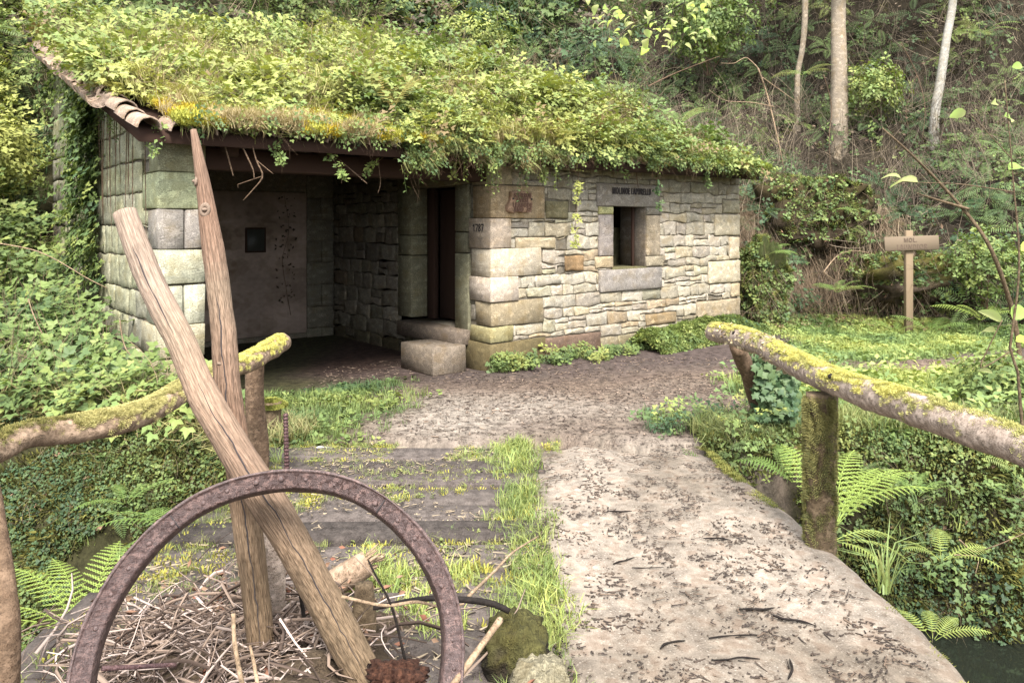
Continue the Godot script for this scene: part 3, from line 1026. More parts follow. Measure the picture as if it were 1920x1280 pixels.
	box_part("slit_window_hollow", house, L + 0.012, L + 0.05, 1.13, 1.61, -4.60, -4.40, M.paint_dark, 0.004, 0.0)
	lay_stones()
	# ---- right gable side and back, plain rubble seen only from aside
	st = newst()
	slope_wall(st, W - 0.42, W - 0.02, -0.44, -5.45, -0.4)
	slope_wall(st, -3.5, W - 0.02, -5.452, -5.75, -0.4)
	var rwall := put("far_walls", done(st, false), M.mortar, house)
	st = newst()
	for pl in rubble(0.0, 5.4, -0.2, 3.6, Vector2(0.16, 0.26), Vector2(0.22, 0.55), [], 0.03, 91, 0.1):
		var mx := 0.0
		var cy := 0.0
		for v in pl:
			mx = maxf(mx, v.y - 2.36 - 0.3 * v.x); cy += v.y / pl.size()
		if mx > 0.0: continue
		st.append_from(stone_mesh(pl, rr(0.0, 0.02), stone_tint(cy)), 0, Transform3D(Basis(Vector3.UP, PI / 2), Vector3(W - 0.005, 0, 0)))
	put("side_stones", st.commit(), M.stone, rwall).set_meta("kind", "stuff")
	var fl2 := BoxMesh.new()
	fl2.size = Vector3(4.0, 0.06, 4.9)
	var flo := put("room_floor", fl2, M.darkbeam, house)
	flo.position = Vector3(2.4, 0.36, -2.95)
	# ---- roof: one long slope rising to the hillside
	var sl := 0.305
	var y0 := 2.31
	var rz := func(z: float) -> float: return y0 + sl * (0.36 - z)
	st = newst()
	var tk := 0.10
	var x0 := -3.82
	var x1 := 4.80
	var za := 0.36
	var zb := -5.9
	var ya: float = rz.call(za)
	var yb: float = rz.call(zb)
	var v := [Vector3(x0, ya, za), Vector3(x1, ya, za), Vector3(x1, yb, zb), Vector3(x0, yb, zb)]
	var u := []
	for q in v: u.append(q + Vector3(0, tk, 0))
	quad(st, u[0], u[1], u[2], u[3]); quad(st, v[3], v[2], v[1], v[0])
	quad(st, v[0], v[1], u[1], u[0]); quad(st, v[1], v[2], u[2], u[1]); quad(st, v[2], v[3], u[3], u[2]); quad(st, v[3], v[0], u[0], u[3])
	var roof := put("roof", done(st, false), M.darkbeam, house)
	var beam := put("eave_beam", bump_box(Vector3(3.5, 0.20, 0.24), 0.015, 0.006), M.darkbeam, house)
	beam.position = Vector3(-1.66, 2.135, -0.16)
	for i in 7:
		var rb := put("rafter", bump_box(Vector3(0.10, 0.12, 4.3), 0.01, 0.006), M.darkbeam, house)
		rb.transform = Transform3D(Basis(Vector3.RIGHT, atan(sl)), Vector3(-3.0 + i * 0.47, rz.call(-1.9) - 0.125, -1.9))
	# clay barrel tiles: a cover tile column up the left verge, and the row along the eave
	var tile_shape := func(len: float, r: float, up: bool) -> ArrayMesh:
		var s := newst()
		var k := 10
		for a in k:
			var t0 := PI * a / k
			var t1 := PI * (a + 1) / k
			var sg := 1.0 if up else -1.0
			var r2 := r * 0.84
			for side in [1.0, 0.86]:
				var p0 := Vector3(cos(t0) * r * side, sin(t0) * r * side * sg, 0)
				var p1 := Vector3(cos(t1) * r * side, sin(t1) * r * side * sg, 0)
				var q0 := Vector3(cos(t0) * r2 * side, sin(t0) * r2 * side * sg, -len)
				var q1 := Vector3(cos(t1) * r2 * side, sin(t1) * r2 * side * sg, -len)
				if (side == 1.0) == up: quad(s, p0, q0, q1, p1)
				else: quad(s, p0, p1, q1, q0)
			var e0 := Vector3(cos(t0) * r, sin(t0) * r * sg, 0)
			var e1 := Vector3(cos(t1) * r, sin(t1) * r * sg, 0)
			quad(s, e0, e1, e1 * 0.86, e0 * 0.86)
		return done(s, false)
	var cover: ArrayMesh = tile_shape.call(0.44, 0.098, true)
	var channel: ArrayMesh = tile_shape.call(0.44, 0.098, false)
	var tilt := Basis(Vector3.RIGHT, atan(sl) - 0.06)
	rng.seed = 61
	for i in 15:
		var z := 0.44 - i * 0.36
		var o := put("roof_tile", cover, M.tile, roof)
		o.transform = Transform3D(tilt * Basis(Vector3.UP, rr(-0.06, 0.06)) * Basis(Vector3.FORWARD, rr(-0.08, 0.08)), Vector3(x0 + 0.05 + rr(-0.015, 0.015), rz.call(z) + 0.12 + rr(-0.01, 0.015), z))
		if i < 3 or i > 12: continue
		o = put("roof_tile", channel, M.tile, roof)
		o.transform = Transform3D(tilt * Basis(Vector3.UP, rr(-0.05, 0.05)), Vector3(x0 - 0.10 + rr(-0.015, 0.01), rz.call(z) + 0.16 + rr(-0.01, 0.01), z))
	for i in 36:
		var x := x0 + 0.29 + i * 0.235
		var o := put("roof_tile", cover, M.tile, roof)
		o.transform = Transform3D(tilt * Basis(Vector3.UP, rr(-0.07, 0.07)), Vector3(x + rr(-0.02, 0.02), rz.call(0.42) + 0.12 + rr(-0.015, 0.02), 0.42 + rr(-0.03, 0.03)))
	# ---- things in the porch
	rng.seed = 15
	var step := put("stone_step", bump_box(Vector3(0.46, 0.31, 0.70), 0.012, 0.006, lin(0.30, 0.25, 0.205)), M.rock)
	step.transform = Transform3D(Basis(Vector3.UP, 0.6815), house.transform * Vector3(-0.40, -0.06, -0.60))
	tag(step, "squared brown stone block used as a step below the doorway", "step")
	var pic := thing("tile_picture", "small dark square picture hanging on the porch plaster wall", "picture", house.transform * Vector3(-1.25, 1.24, -3.955), 0.6815)
	box_part("backing", pic, -0.15, 0.15, 0.0, 0.36, 0.0, 0.02, M.darkbeam, 0.004, 0.0)
	box_part("picture_face", pic, -0.125, 0.125, 0.025, 0.335, 0.02, 0.026, M.tilepicture, 0.002, 0.0)
	var vine := thing("wall_creeper", "thin dead creeper climbing the pale plaster wall inside the porch", "creeper", house.transform * Vector3(-0.80, 0.15, -3.95), 0.6815)
	st = newst()
	tube(st, curve([Vector3(0.08, 0.15, 0.005), Vector3(0.0, 0.6, 0.01), Vector3(-0.05, 1.0, 0.01), Vector3(0.05, 1.4, 0.01), Vector3(-0.02, 1.92, 0.005)], 20), [0.004, 0.003], 4)
	put("stem", done(st), M.bark_brown, vine)
	var lx := []
	var lc := PackedColorArray()
	for i in 64:
		var y := rr(0.35, 1.92)
		lx.append(Transform3D(Basis(Vector3.RIGHT, PI / 2 + rr(-0.3, 0.3)) * Basis(Vector3.UP, rr(0, TAU)) * Basis.from_scale(Vector3.ONE * rr(0.4, 0.9)), Vector3(rr(-0.17, 0.17) * (1.0 - 0.3 * absf(y - 1.1)), y, 0.02)))
		lc.append(lin(0.05, 0.035, 0.025))
	many("leaves", LF.litter, M.dry, lx, lc, vine)

# ---------------------------------------------------------------- bridge and yard things
func build_bridge() -> void:
	rng.seed = 21
	var b := thing("footbridge", "short footbridge of pale concrete and old dark sleepers over the stream", "bridge", Vector3.ZERO)
	# concrete strip with a ragged left edge
	var st := newst()
	var sides := newst()
	var nx := 34
	var nd := 150
	var grid := []
	for j in nd + 1:
		var d := lerpf(0.6, 6.6, float(j) / nd)
		var l := 0.17 + n1.get_noise_2d(d * 22.0, 3.0) * 0.07 - 0.10 * ss(3.4, 5.7, d)
		var r := 1.60 - 0.17 * ss(3.2, 5.6, d) + n1.get_noise_2d(d * 26.0, 9.0) * 0.012 + n1.get_noise_2d(d * 90.0, 9.0) * 0.012
		var row := []
		for i in nx + 1:
			var x := lerpf(l, r, float(i) / nx)
			var edge := minf(x - l, r - x)
			row.append(Vector3(x, 0.055 + n1.get_noise_2d(x * 18.0, d * 18.0) * 0.012 - 0.012 * ss(0.02, 0.0, edge) - 0.09 * ss(4.9, 6.1, d + n1.get_noise_2d(x * 25.0, 70.0) * 0.5), -d))
		grid.append(row)
	for j in nd:
		for i in nx:
			var gm: Vector3 = grid[j][i]
			var stain: float = n2.get_noise_2d(gm.x * 16.0 + 500.0, gm.z * 10.0) * 0.9 + n2.get_noise_2d(gm.x * 50.0, gm.z * 40.0) * 0.4
			st.set_color(lin(1, 1, 1).lerp(lin(0.60, 0.585, 0.56), clampf(0.22 + stain + 0.5 * ss(3.6, 2.7, -gm.z), 0, 1)))
			quad(st, grid[j][i], grid[j][i + 1], grid[j + 1][i + 1], grid[j + 1][i])
		for s in [0, nx]:
			sides.set_color(lin(0.5, 0.48, 0.42))
			var a: Vector3 = grid[j][s]
			var c: Vector3 = grid[j + 1][s]
			var dn := Vector3(-0.03 if s else 0.0, -0.30, 0)
			if s: quad(sides, a, a + dn, c + dn, c)
			else: quad(sides, c, c + dn, a + dn, a)
	put("concrete_deck", done(st), M.concrete, b)
	put("deck_side", done(sides), M.concrete, b)
	# old sleepers of the left half
	var d0 := 0.9
	var k := 0
	while d0 < 5.35:
		var w := rr(0.23, 0.31)
		var len := 1.98 + rr(-0.12, 0.08)
		var c := lin(0.28, 0.255, 0.245) * rr(0.6, 1.25)
		var o := put("plank", bump_box(Vector3(len, 0.16, w - rr(0.025, 0.05)), 0.016, 0.012, c), M.slate, b)
		o.position = Vector3(-0.80 + rr(-0.05, 0.05), -0.115 + rr(-0.02, 0.015), -d0 - w / 2)
		o.rotation = Vector3(rr(-0.02, 0.02), rr(-0.015, 0.015), rr(-0.008, 0.008))
		d0 += w
		k += 1
	for x in [-1.5, -0.4, 0.6, 1.35]:
		box_part("girder", b, x - 0.1, x + 0.1, -0.42, -0.17, -5.9, -0.7, M.darkbeam, 0.01, 0.004)
	# moss seam along the right edge
	var xf := []
	var cols := PackedColorArray()
	for i in 2000:
		var d := rr(2.4, 5.6)
		var r := 1.60 - 0.17 * ss(3.2, 5.6, d)
		var x := r - absf(rng.randfn(0.0, 0.035)) * (1.0 if d > 4.2 else 0.45)
		if n2.get_noise_2d(d * 60.0, 4.0) < 0.10 - 0.35 * ss(3.9, 4.6, d): continue
		xf.append(Transform3D(Basis(Vector3.UP, rr(0, TAU)) * Basis.from_scale(Vector3.ONE * rr(0.7, 1.5)), Vector3(x, 0.05 - 0.04 * ss(0.05, 0.0, r - x), -d)))
		cols.append(lin(0.24, 0.22, 0.06).lerp(lin(0.10, 0.12, 0.03), rng.randf()))
	many("edge_moss", LF.moss, M.moss, xf, cols, b)
	# bits of bark and twigs that lie on the bridge and the yard
	xf = []
	cols = PackedColorArray()
	for i in 17000:
		var d := 2.3 + 6.0 * pow(rng.randf(), 1.25)
		var x := rr(0.12, 1.55) if d < 5.6 else rr(-1.6, 3.4)
		if d < 5.6 and n2.get_noise_2d(x * 40.0, d * 25.0) < -0.05 and rng.randf() < 0.6: continue
		if d < 5.6 and x > 1.5 - 0.17 * ss(3.2, 5.6, d): continue
		var s := lerpf(0.005, 0.034, pow(rng.randf(), 2.2)) * (1.0 if rng.randf() < 0.93 else 2.4)
		if d < 5.6 and n2.get_noise_2d(x * 70.0, d * 70.0 + 9.0) < -0.12: continue
		var y := 0.062 if d < 5.6 else height(x, d) + 0.006
		xf.append(Transform3D(Basis(Vector3.UP, rng.randfn(0.0, 0.75)) * Basis(Vector3.FORWARD, rr(-0.12, 0.12)) * Basis.from_scale(Vector3(s, rr(0.03, 0.06), rr(0.05, 0.10))), Vector3(x, y, -d)))
		cols.append(lin(0.03, 0.022, 0.018).lerp(lin(0.12, 0.085, 0.06), pow(rng.randf(), 2.5)))
	for i in 3200:                               # crumbs and dead grass over the sleepers
		var x := rr(-1.75, 0.2)
		var d := rr(2.5, 5.7)
		if n2.get_noise_2d(x * 18.0, d * 30.0 + 60.0) < -0.05: continue
		var s := lerpf(0.008, 0.07, pow(rng.randf(), 2.5))
		xf.append(Transform3D(Basis(Vector3.UP, rr(0, TAU)) * Basis.from_scale(Vector3(s, rr(0.03, 0.08), rr(0.05, 0.14))), Vector3(x, 0.055, -d)))
		cols.append(lin(0.06, 0.045, 0.035).lerp(lin(0.34, 0.27, 0.18), rng.randf()))
	for i in 6500:
		var d := rr(5.7, 9.6)
		var x := rr(-2.2, 5.0)
		var hq := to_house(x, d)
		if (hq.x > -0.1 and hq.y > -0.3) or hq.y > 1.5: continue
		if n2.get_noise_2d(x * 14.0, d * 14.0) < 0.0 and rng.randf() < 0.7: continue
		if rng.randf() > 0.25 + ss(5.6, 7.6, d): continue
		var s := lerpf(0.012, 0.06, pow(rng.randf(), 2.0))
		xf.append(Transform3D(Basis(Vector3.UP, rr(0, TAU)) * Basis(Vector3.FORWARD, rr(-0.2, 0.2)) * Basis.from_scale(Vector3(s, rr(0.05, 0.10), rr(0.07, 0.18))), P(x, d, 0.008)))
		cols.append(lin(0.05, 0.036, 0.03).lerp(lin(0.26, 0.19, 0.14), pow(rng.randf(), 1.6)))
	var o := many("twig_litter", LF.stick, M.dry, xf, cols, null)
	tag(o, "scattered dark bark crumbs and twig bits lying over bridge and yard", "twigs", "", "stuff")
	# the larger twigs, one by one
	var spots := [[1160, 960, 0.10, 0.1, "dark twig lying on the pale concrete near its upper left part"], [1215, 1065, 0.10, 0.05, "straight dark twig in the middle of the concrete deck"], [1170, 1052, 0.09, 0.6, "short thick dark twig among crumbs left of the deck's middle"],
		[1375, 1195, 0.13, 0.12, "long dark twig at the lower middle of the concrete deck"], [1262, 1210, 0.08, 0.5, "bent dark twig at the lower left of the concrete deck"], [1480, 1255, 0.09, 1.2, "dark twig lying lengthwise at the foot of the concrete deck"],
		[1420, 1142, 0.10, 0.1, "thin twig across the deck, below the large mossy post"], [1345, 1012, 0.09, -0.15, "twig lying on the deck, left of the large mossy post"], [1490, 1165, 0.11, -0.5, "twig near the deck's right edge, below the mossy post"], [1380, 1238, 0.12, 0.05, "lowest straight twig on the concrete deck"]]
	for s in spots:
		var d: float = (EYE - 0.062) * FOCAL / (s[1] - 420.0)
		var p := at(s[0], s[1], d)
		var h: Vector3 = Vector3(cos(s[3]), 0, -sin(s[3])) * float(s[2]) * 0.75
		var m := newst()
		tube(m, curve([p - h + Vector3(0, 0.004, 0), p - h * 0.45 + Vector3(rr(-.01, .01), 0.006, rr(-.012, .012)), p + h * 0.2 + Vector3(rr(-.01, .01), 0.005, rr(-.014, .014)), p + h + Vector3(0, 0.003, 0)], 12), [0.0022, 0.0042, 0.0034, 0.0038, 0.0014], 6, 0.5)
		tube(m, curve([p + h * 0.1, p + h * 0.45 + Vector3(0, 0.006, rr(0.012, 0.03) * (1.0 if rng.randf() < 0.5 else -1.0))], 4), [0.0022, 0.001], 5, 0.3)
		tag(put("twig", done(m), M.black_bark), s[4], "twig", "larger twigs on the concrete")

func moss_on(parent: Node, pts: PackedVector3Array, r: Array, from: float, to: float, n: int, spread: float, cols: Array) -> void:
	var xf := []
	var cc := PackedColorArray()
	for i in int(n * 2.2):
		var f := rr(from, to)
		var g := f * (pts.size() - 1)
		var k := int(min(floor(g), pts.size() - 2))
		var p := pts[k].lerp(pts[k + 1], g - k)
		var t := (pts[k + 1] - pts[k]).normalized()
		var side := t.cross(Vector3.UP).normalized()
		var up := side.cross(t).normalized()
		var a := rng.randfn(0.0, spread)
		var keep := n2.get_noise_2d(f * 300.0, a * 40.0 + from * 90.0)
		if keep + rr(-0.15, 0.15) < -0.12 + 0.45 * absf(a) / maxf(spread, 0.01) * 0.5: continue
		var ri := f * (r.size() - 1)
		var kk := int(min(floor(ri), r.size() - 2))
		var rad: float = lerpf(r[kk], r[kk + 1], ri - kk)
		var nn := (up * cos(a) + side * sin(a)).normalized()
		var b := Basis(Quaternion(Vector3.UP, (nn + Vector3(rr(-.4, .4), rr(-.4, .4), rr(-.4, .4))).normalized())) * Basis(Vector3.UP, rr(0, TAU)) * Basis.from_scale(Vector3.ONE * rr(0.7, 1.25))
		xf.append(Transform3D(b.scaled_local(Vector3.ONE * 0.62), p + nn * rad * 0.985))
		cc.append(cols[0].lerp(cols[1], rng.randf()) * rr(0.85, 1.15))
	many("moss", LF.moss, M.moss, xf, cc, parent)

func build_rails() -> void:
	rng.seed = 31
	var yellow := [lin(0.56, 0.50, 0.15), lin(0.40, 0.38, 0.11)]
	# right-hand rail
	var pts := curve([at(1338, 622, 5.55), at(1415, 642, 4.95), at(1545, 708, 3.90), at(1700, 762, 3.22), at(1812, 800, 2.88), at(1925, 842, 2.62), at(2080, 910, 2.30)], 60)
	var rad := [0.064, 0.072, 0.066, 0.068, 0.064, 0.069, 0.064, 0.062]
	var r := thing("handrail_log", "mossy barked log handrail sloping along the right side of the bridge", "handrail")
	put("log", tube_mesh(pts, rad, 20, 0.14), M.bark, r)
	for k in [[0.13, 0.9], [0.22, 2.4], [0.36, 1.2], [0.55, 2.0], [0.30, 0.2]]:
		var p := pts[int(k[0] * 60)]
		var sp := SphereMesh.new()
		sp.radius = 0.018; sp.height = 0.03; sp.radial_segments = 10; sp.rings = 6
		put("branch_knot", sp, M.black_bark, r).position = p + Vector3(-0.045, 0.045 * sin(k[1]), 0.045)
	moss_on(r, pts, rad, 0.02, 0.20, 2000, 0.5, yellow)
	moss_on(r, pts, rad, 0.30, 0.72, 8000, 0.62, yellow)
	moss_on(r, pts, rad, 0.0, 1.0, 2200, 0.8, [lin(0.40, 0.37, 0.13), lin(0.24, 0.24, 0.08)])
	# peeling bark flakes and lichen hanging under its far half
	var xf := []
	var cc := PackedColorArray()
	for i in 260:
		var f := rr(0.05, 0.40)
		var p := pts[int(f * 60)]
		var a := rr(-2.6, 2.6)
		xf.append(Transform3D(Basis(Vector3(rr(-1, 1), rr(-1, 1), rr(-1, 1)).normalized(), rr(0, 3)) * Basis.from_scale(Vector3.ONE * rr(0.25, 0.6)), p + Vector3(cos(a + PI / 2) * 0.074, sin(a + PI / 2) * 0.074, 0)))
		cc.append(lin(0.42, 0.36, 0.22).lerp(lin(0.16, 0.11, 0.06), rng.randf()))
	many("bark_flakes", LF.litter, M.dry, xf, cc, r)
	# posts of the right rail
	var big := thing("handrail_post", "thick upright mossy post carrying the middle of the right handrail", "post", Vector3.ZERO, 0.0, "posts of the handrails")
	var pp := curve([Vector3(1.535, -0.35, -3.86), Vector3(1.54, 0.1, -3.86), Vector3(1.545, 0.5, -3.87), Vector3(1.555, 0.80, -3.88)], 16)
	var prad := [0.078, 0.076, 0.070, 0.074, 0.076]
	put("trunk", tube_mesh(pp, prad, 18, 0.10), M.bark_mossy, big)
	xf = []
	cc = PackedColorArray()
	for i in 4200:
		var f := sqrt(rng.randf())
		if rng.randf() < 0.1: f = rng.randf() * 0.4
		var y := lerpf(-0.1, 0.78, f)
		var a := rr(0, TAU)
		if n2.get_noise_2d(a * 35.0, y * 120.0) < 0.20 - f * 0.28: continue
		var nn := Vector3(cos(a), 0.25, sin(a)).normalized()
		xf.append(Transform3D(Basis(Quaternion(Vector3.UP, nn)) * Basis.from_scale(Vector3.ONE * rr(0.5, 1.1)), Vector3(1.54, y, -3.865) + Vector3(cos(a), 0, sin(a)) * 0.071))
		cc.append(lin(0.24, 0.21, 0.07).lerp(lin(0.11, 0.11, 0.04), rng.randf() + 0.4 * (1 - f)))
	many("moss", LF.moss, M.moss, xf, cc, big)
	var near := thing("handrail_post", "post under the near end of the right handrail, at the right edge", "post", Vector3.ZERO, 0.0, "posts of the handrails")
	var ne := at(2060, 900, 2.34)
	put("trunk", tube_mesh(curve([Vector3(ne.x + 0.05, -1.3, ne.z + 0.02), Vector3(ne.x + 0.03, -0.3, ne.z), Vector3(ne.x, ne.y - 0.05, ne.z)], 14), [0.07, 0.065, 0.06], 14, 0.12), M.bark_mossy, near)
	var lean := thing("handrail_post", "dark leaning post wrapped in ivy under the far end of right handrail", "post", Vector3.ZERO, 0.0, "posts of the handrails")
	pp = curve([at(1438, 815, 6.05), at(1425, 760, 5.95), at(1405, 705, 5.75), at(1382, 648, 5.52)], 14)
	put("trunk", tube_mesh(pp, [0.085, 0.070, 0.060, 0.055], 14, 0.14), M.bark_brown, lean)
	xf = []
	cc = PackedColorArray()
	for i in 330:
		var p := at(rr(1425, 1500), rr(655, 800), rr(5.6, 6.1))
		p += (at(1405 + (p.y * -60), 700, 5.8) - p) * 0.1
		xf.append(Transform3D(Basis(Vector3(1, 0, 0), PI / 2 + rr(-0.7, 0.4)) * Basis(Vector3.UP, rr(0, TAU)) * Basis.from_scale(Vector3.ONE * rr(0.7, 1.2)), p))
		cc.append(lin(0.035, 0.07, 0.03).lerp(lin(0.09, 0.13, 0.05), rng.randf()))
	var ivy := many("post_ivy", LF.ivy, M.leaf_shiny, xf, cc, null)
	tag(ivy, "dark ivy clump climbing beside the leaning post of right handrail", "ivy", "", "stuff")
	# left-hand rail
	pts = curve([at(-230, 900, 2.35), at(-110, 880, 2.55), at(0, 838, 2.80), at(55, 815, 2.92), at(140, 806, 3.08), at(215, 792, 3.22), at(285, 768, 3.45), at(340, 735, 3.70), at(400, 706, 4.00), at(470, 676, 4.50), at(528, 642, 5.0)], 70)
	rad = [0.054, 0.056, 0.050, 0.058, 0.053, 0.055, 0.051, 0.055, 0.059, 0.060]
	r = thing("handrail_log", "crooked mossy log handrail bending along the left side of the bridge", "handrail")
	put("log", tube_mesh(pts, rad, 20, 0.16), M.bark_mid, r)
	moss_on(r, pts, rad, 0.27, 0.66, 7500, 0.8, [lin(0.46, 0.40, 0.17), lin(0.31, 0.29, 0.11)])
	moss_on(r, pts, rad, 0.70, 0.985, 2600, 0.75, yellow)
	moss_on(r, pts, rad, 0.02, 0.3, 700, 0.7, [lin(0.22, 0.19, 0.06), lin(0.12, 0.12, 0.04)])
	var p2 := thing("handrail_post", "reddish peeling post under the far end of the left handrail", "post", Vector3.ZERO, 0.0, "posts of the handrails")
	put("trunk", tube_mesh(curve([at(486, 905, 4.95) + Vector3(0, -0.2, 0), at(484, 830, 4.93), at(477, 760, 4.92), at(478, 668, 4.92)], 14), [0.066, 0.060, 0.062, 0.055], 16, 0.10), M.bark_brown, p2)
	var p3 := thing("handrail_post", "bare brown post at the left edge carrying the near left handrail", "post", Vector3.ZERO, 0.0, "posts of the handrails")
	put("trunk", tube_mesh(curve([at(2, 1500, 2.35), at(6, 1280, 2.38), at(10, 1150, 2.40), at(-2, 1050, 2.46), at(-18, 930, 2.55), at(-45, 850, 2.62)], 22), [0.046, 0.044, 0.042, 0.036, 0.030, 0.038], 14, 0.07), M.bark_brown, p3)
	# mossy stump in the grass behind the left post, and a stake of ribbed iron
	var st := newst()
	tube(st, curve([at(506, 850, 5.9), at(507, 800, 5.9), at(508, 752, 5.9)], 8), [0.085, 0.080, 0.083], 14, 0.14)
	var sp := thing("mossy_stump", "short dark post stump topped with yellow moss behind left handrail", "stump")
	put("trunk", done(st), M.bark_mossy, sp)
	xf = []
	cc = PackedColorArray()
	for i in 900:
		var a := rr(0, TAU)
		var q := sqrt(rng.randf()) * 0.10
		xf.append(Transform3D(Basis(Vector3.UP, a) * Basis.from_scale(Vector3.ONE * rr(0.9, 1.7)), at(508, 752, 5.9) + Vector3(cos(a) * q, 0.015 - absf(q) * 0.6, sin(a) * q)))
		cc.append(lin(0.26, 0.25, 0.05).lerp(lin(0.14, 0.16, 0.04), rng.randf()))
	many("moss", LF.moss, M.moss, xf, cc, sp)
	st = newst()
	var base := at(538, 905, 4.95)
	tube(st, PackedVector3Array([base, at(535, 775, 4.95)]), [0.014, 0.014], 8)
	var bar := thing("iron_stake", "upright ribbed rusty iron bar standing in the grass left of the path", "stake")
	put("bar", done(st), M.iron, bar)
	st = newst()
	for i in 20:
		tube(st, PackedVector3Array([base.lerp(at(535, 775, 4.95), (i + 0.3) / 20.0), base.lerp(at(535, 775, 4.95), (i + 0.62) / 20.0)]), [0.0185, 0.0185], 8)
	put("ribs", done(st, false), M.iron, bar)

func build_wheel() -> void:
	rng.seed = 51
	var D := 2.1
	var c := at(518, 1247, D)
	var R := 0.2455 * D
	var n := Vector3(0.25, 0.50, 1.0).normalized()
	var ax := Vector3.UP.cross(n).normalized()
	var ay := n.cross(ax)
	var w := thing("iron_wheel_rim", "large riveted rusty iron wheel rim leaning on crossed timbers", "wheel", c)
	w.basis = Basis(ax, ay, n)
	# lathe: outer lip, riveted face, inner step  (radius, z towards the viewer)
	var prof := [[R, 0.012], [R - 0.005, 0.017], [R - 0.0085, 0.010], [R - 0.011, 0.006], [R - 0.050, 0.004], [R - 0.055, -0.002], [R - 0.057, -0.055], [R - 0.050, -0.062], [R - 0.004, -0.060], [R + 0.001, -0.052]]
	var st := newst()
	var K := 160
	for i in K:
		for j in prof.size():
			var q := []
			for e in [[i, j], [i + 1, j], [i + 1, j + 1], [i, j + 1]]:
				var a: float = TAU * (e[0] % K) / K
				var pf: Array = prof[e[1] % prof.size()]
				var rust: float = n1.get_noise_3d(cos(a) * 40.0, sin(a) * 40.0, (e[1] % prof.size()) * 9.0) * 0.0045
				rust += 0.0022 * sin(a * 3.0 + 0.6) + 0.0014 * sin(a * 7.0)
				q.append(Vector3(cos(a) * (pf[0] + rust), sin(a) * (pf[0] + rust), pf[1] + rust * 0.8))
			quad(st, q[0], q[3], q[2], q[1])
	put("rim", done(st), M.rust, w)
	var sp := SphereMesh.new()
	sp.radius = 0.0085; sp.height = 0.013; sp.radial_segments = 10; sp.rings = 6
	for i in 40:
		var a := TAU * i / 40.0 + rr(-0.02, 0.02)
		if i in [7, 19, 31]: continue
		var o := put("rivet", sp, M.rust, w)
		o.transform = Transform3D(Basis(Vector3.RIGHT, PI / 2) * Basis.from_scale(Vector3.ONE * rr(0.6, 1.15)), Vector3(cos(a), sin(a), 0) * (R - 0.031 + rr(-0.003, 0.003)) + Vector3(0, 0, 0.005))
	st = newst()
	for a in [0.92, 2.2]:
		var u := Vector3(cos(a), sin(a), 0)
		tube(st, PackedVector3Array([u * (R - 0.055) + Vector3(0, 0, 0.0055), u * (R - 0.006) + Vector3(0, 0, 0.0065)]), [0.0022, 0.0022], 4)
	put("joint_seam", done(st), M.paint_dark, w)
	# the two crossing timbers
	var b1 := thing("weathered_timber", "thick pale weathered timber with sawn top leaning left through the wheel", "timber")
	var p1 := curve([at(233, 398, 2.62), at(280, 525, 2.57), at(338, 640, 2.53), at(378, 735, 2.50), at(452, 862, 2.48), at(530, 985, 2.50), at(604, 1120, 2.55), at(700, 1300, 2.60)], 60)
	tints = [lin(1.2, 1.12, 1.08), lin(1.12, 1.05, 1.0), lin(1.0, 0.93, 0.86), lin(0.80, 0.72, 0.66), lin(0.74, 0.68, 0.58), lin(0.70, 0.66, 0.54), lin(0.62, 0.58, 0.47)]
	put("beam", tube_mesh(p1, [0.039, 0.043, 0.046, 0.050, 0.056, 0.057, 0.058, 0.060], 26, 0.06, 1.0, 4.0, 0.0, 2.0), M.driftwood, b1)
	var b2 := thing("weathered_timber", "tall slender grey-brown timber with pointed top standing behind the wheel", "timber")
	var p2 := curve([at(362, 243, 2.72), at(378, 330, 2.70), at(392, 420, 2.69), at(408, 530, 2.68), at(420, 640, 2.67), at(428, 740, 2.66), at(452, 900, 2.66), at(468, 1020, 2.67), at(480, 1120, 2.68), at(494, 1255, 2.70)], 60)
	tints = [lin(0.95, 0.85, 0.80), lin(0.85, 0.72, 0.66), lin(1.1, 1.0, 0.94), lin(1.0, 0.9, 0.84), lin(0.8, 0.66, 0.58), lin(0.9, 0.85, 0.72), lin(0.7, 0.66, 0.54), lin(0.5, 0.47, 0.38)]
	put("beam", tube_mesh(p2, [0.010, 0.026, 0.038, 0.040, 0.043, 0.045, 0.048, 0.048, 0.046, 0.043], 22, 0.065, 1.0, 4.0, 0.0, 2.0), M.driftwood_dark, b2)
	tints = []
	for k in [[b1, p1, 26, 0.050, Vector3(-0.95, 0.1, 0.75)], [b2, p2, 9, 0.036, Vector3(0.1, 0.05, 1)], [b2, p2, 6, 0.030, Vector3(-1, 0.1, 0.4)], [b2, p2, 26, 0.042, Vector3(-0.2, 0.1, 1)]]:
		var q: Vector3 = k[1][k[2]] + k[4].normalized() * k[3]
		var tor := TorusMesh.new()
		tor.inner_radius = 0.006; tor.outer_radius = 0.019; tor.rings = 14; tor.ring_segments = 8
		var o := put("knot", tor, M.driftwood_dark, k[0])
		o.transform = Transform3D(Basis(Quaternion(Vector3.UP, k[4].normalized())) * Basis.from_scale(Vector3(1, 0.8, 1.35)), q - k[4].normalized() * 0.008)
		var s2 := SphereMesh.new()
		s2.radius = 0.010; s2.height = 0.014; s2.radial_segments = 10; s2.rings = 5
		put("knot_heart", s2, M.driftwood_dark, k[0]).position = q - k[4].normalized() * 0.004
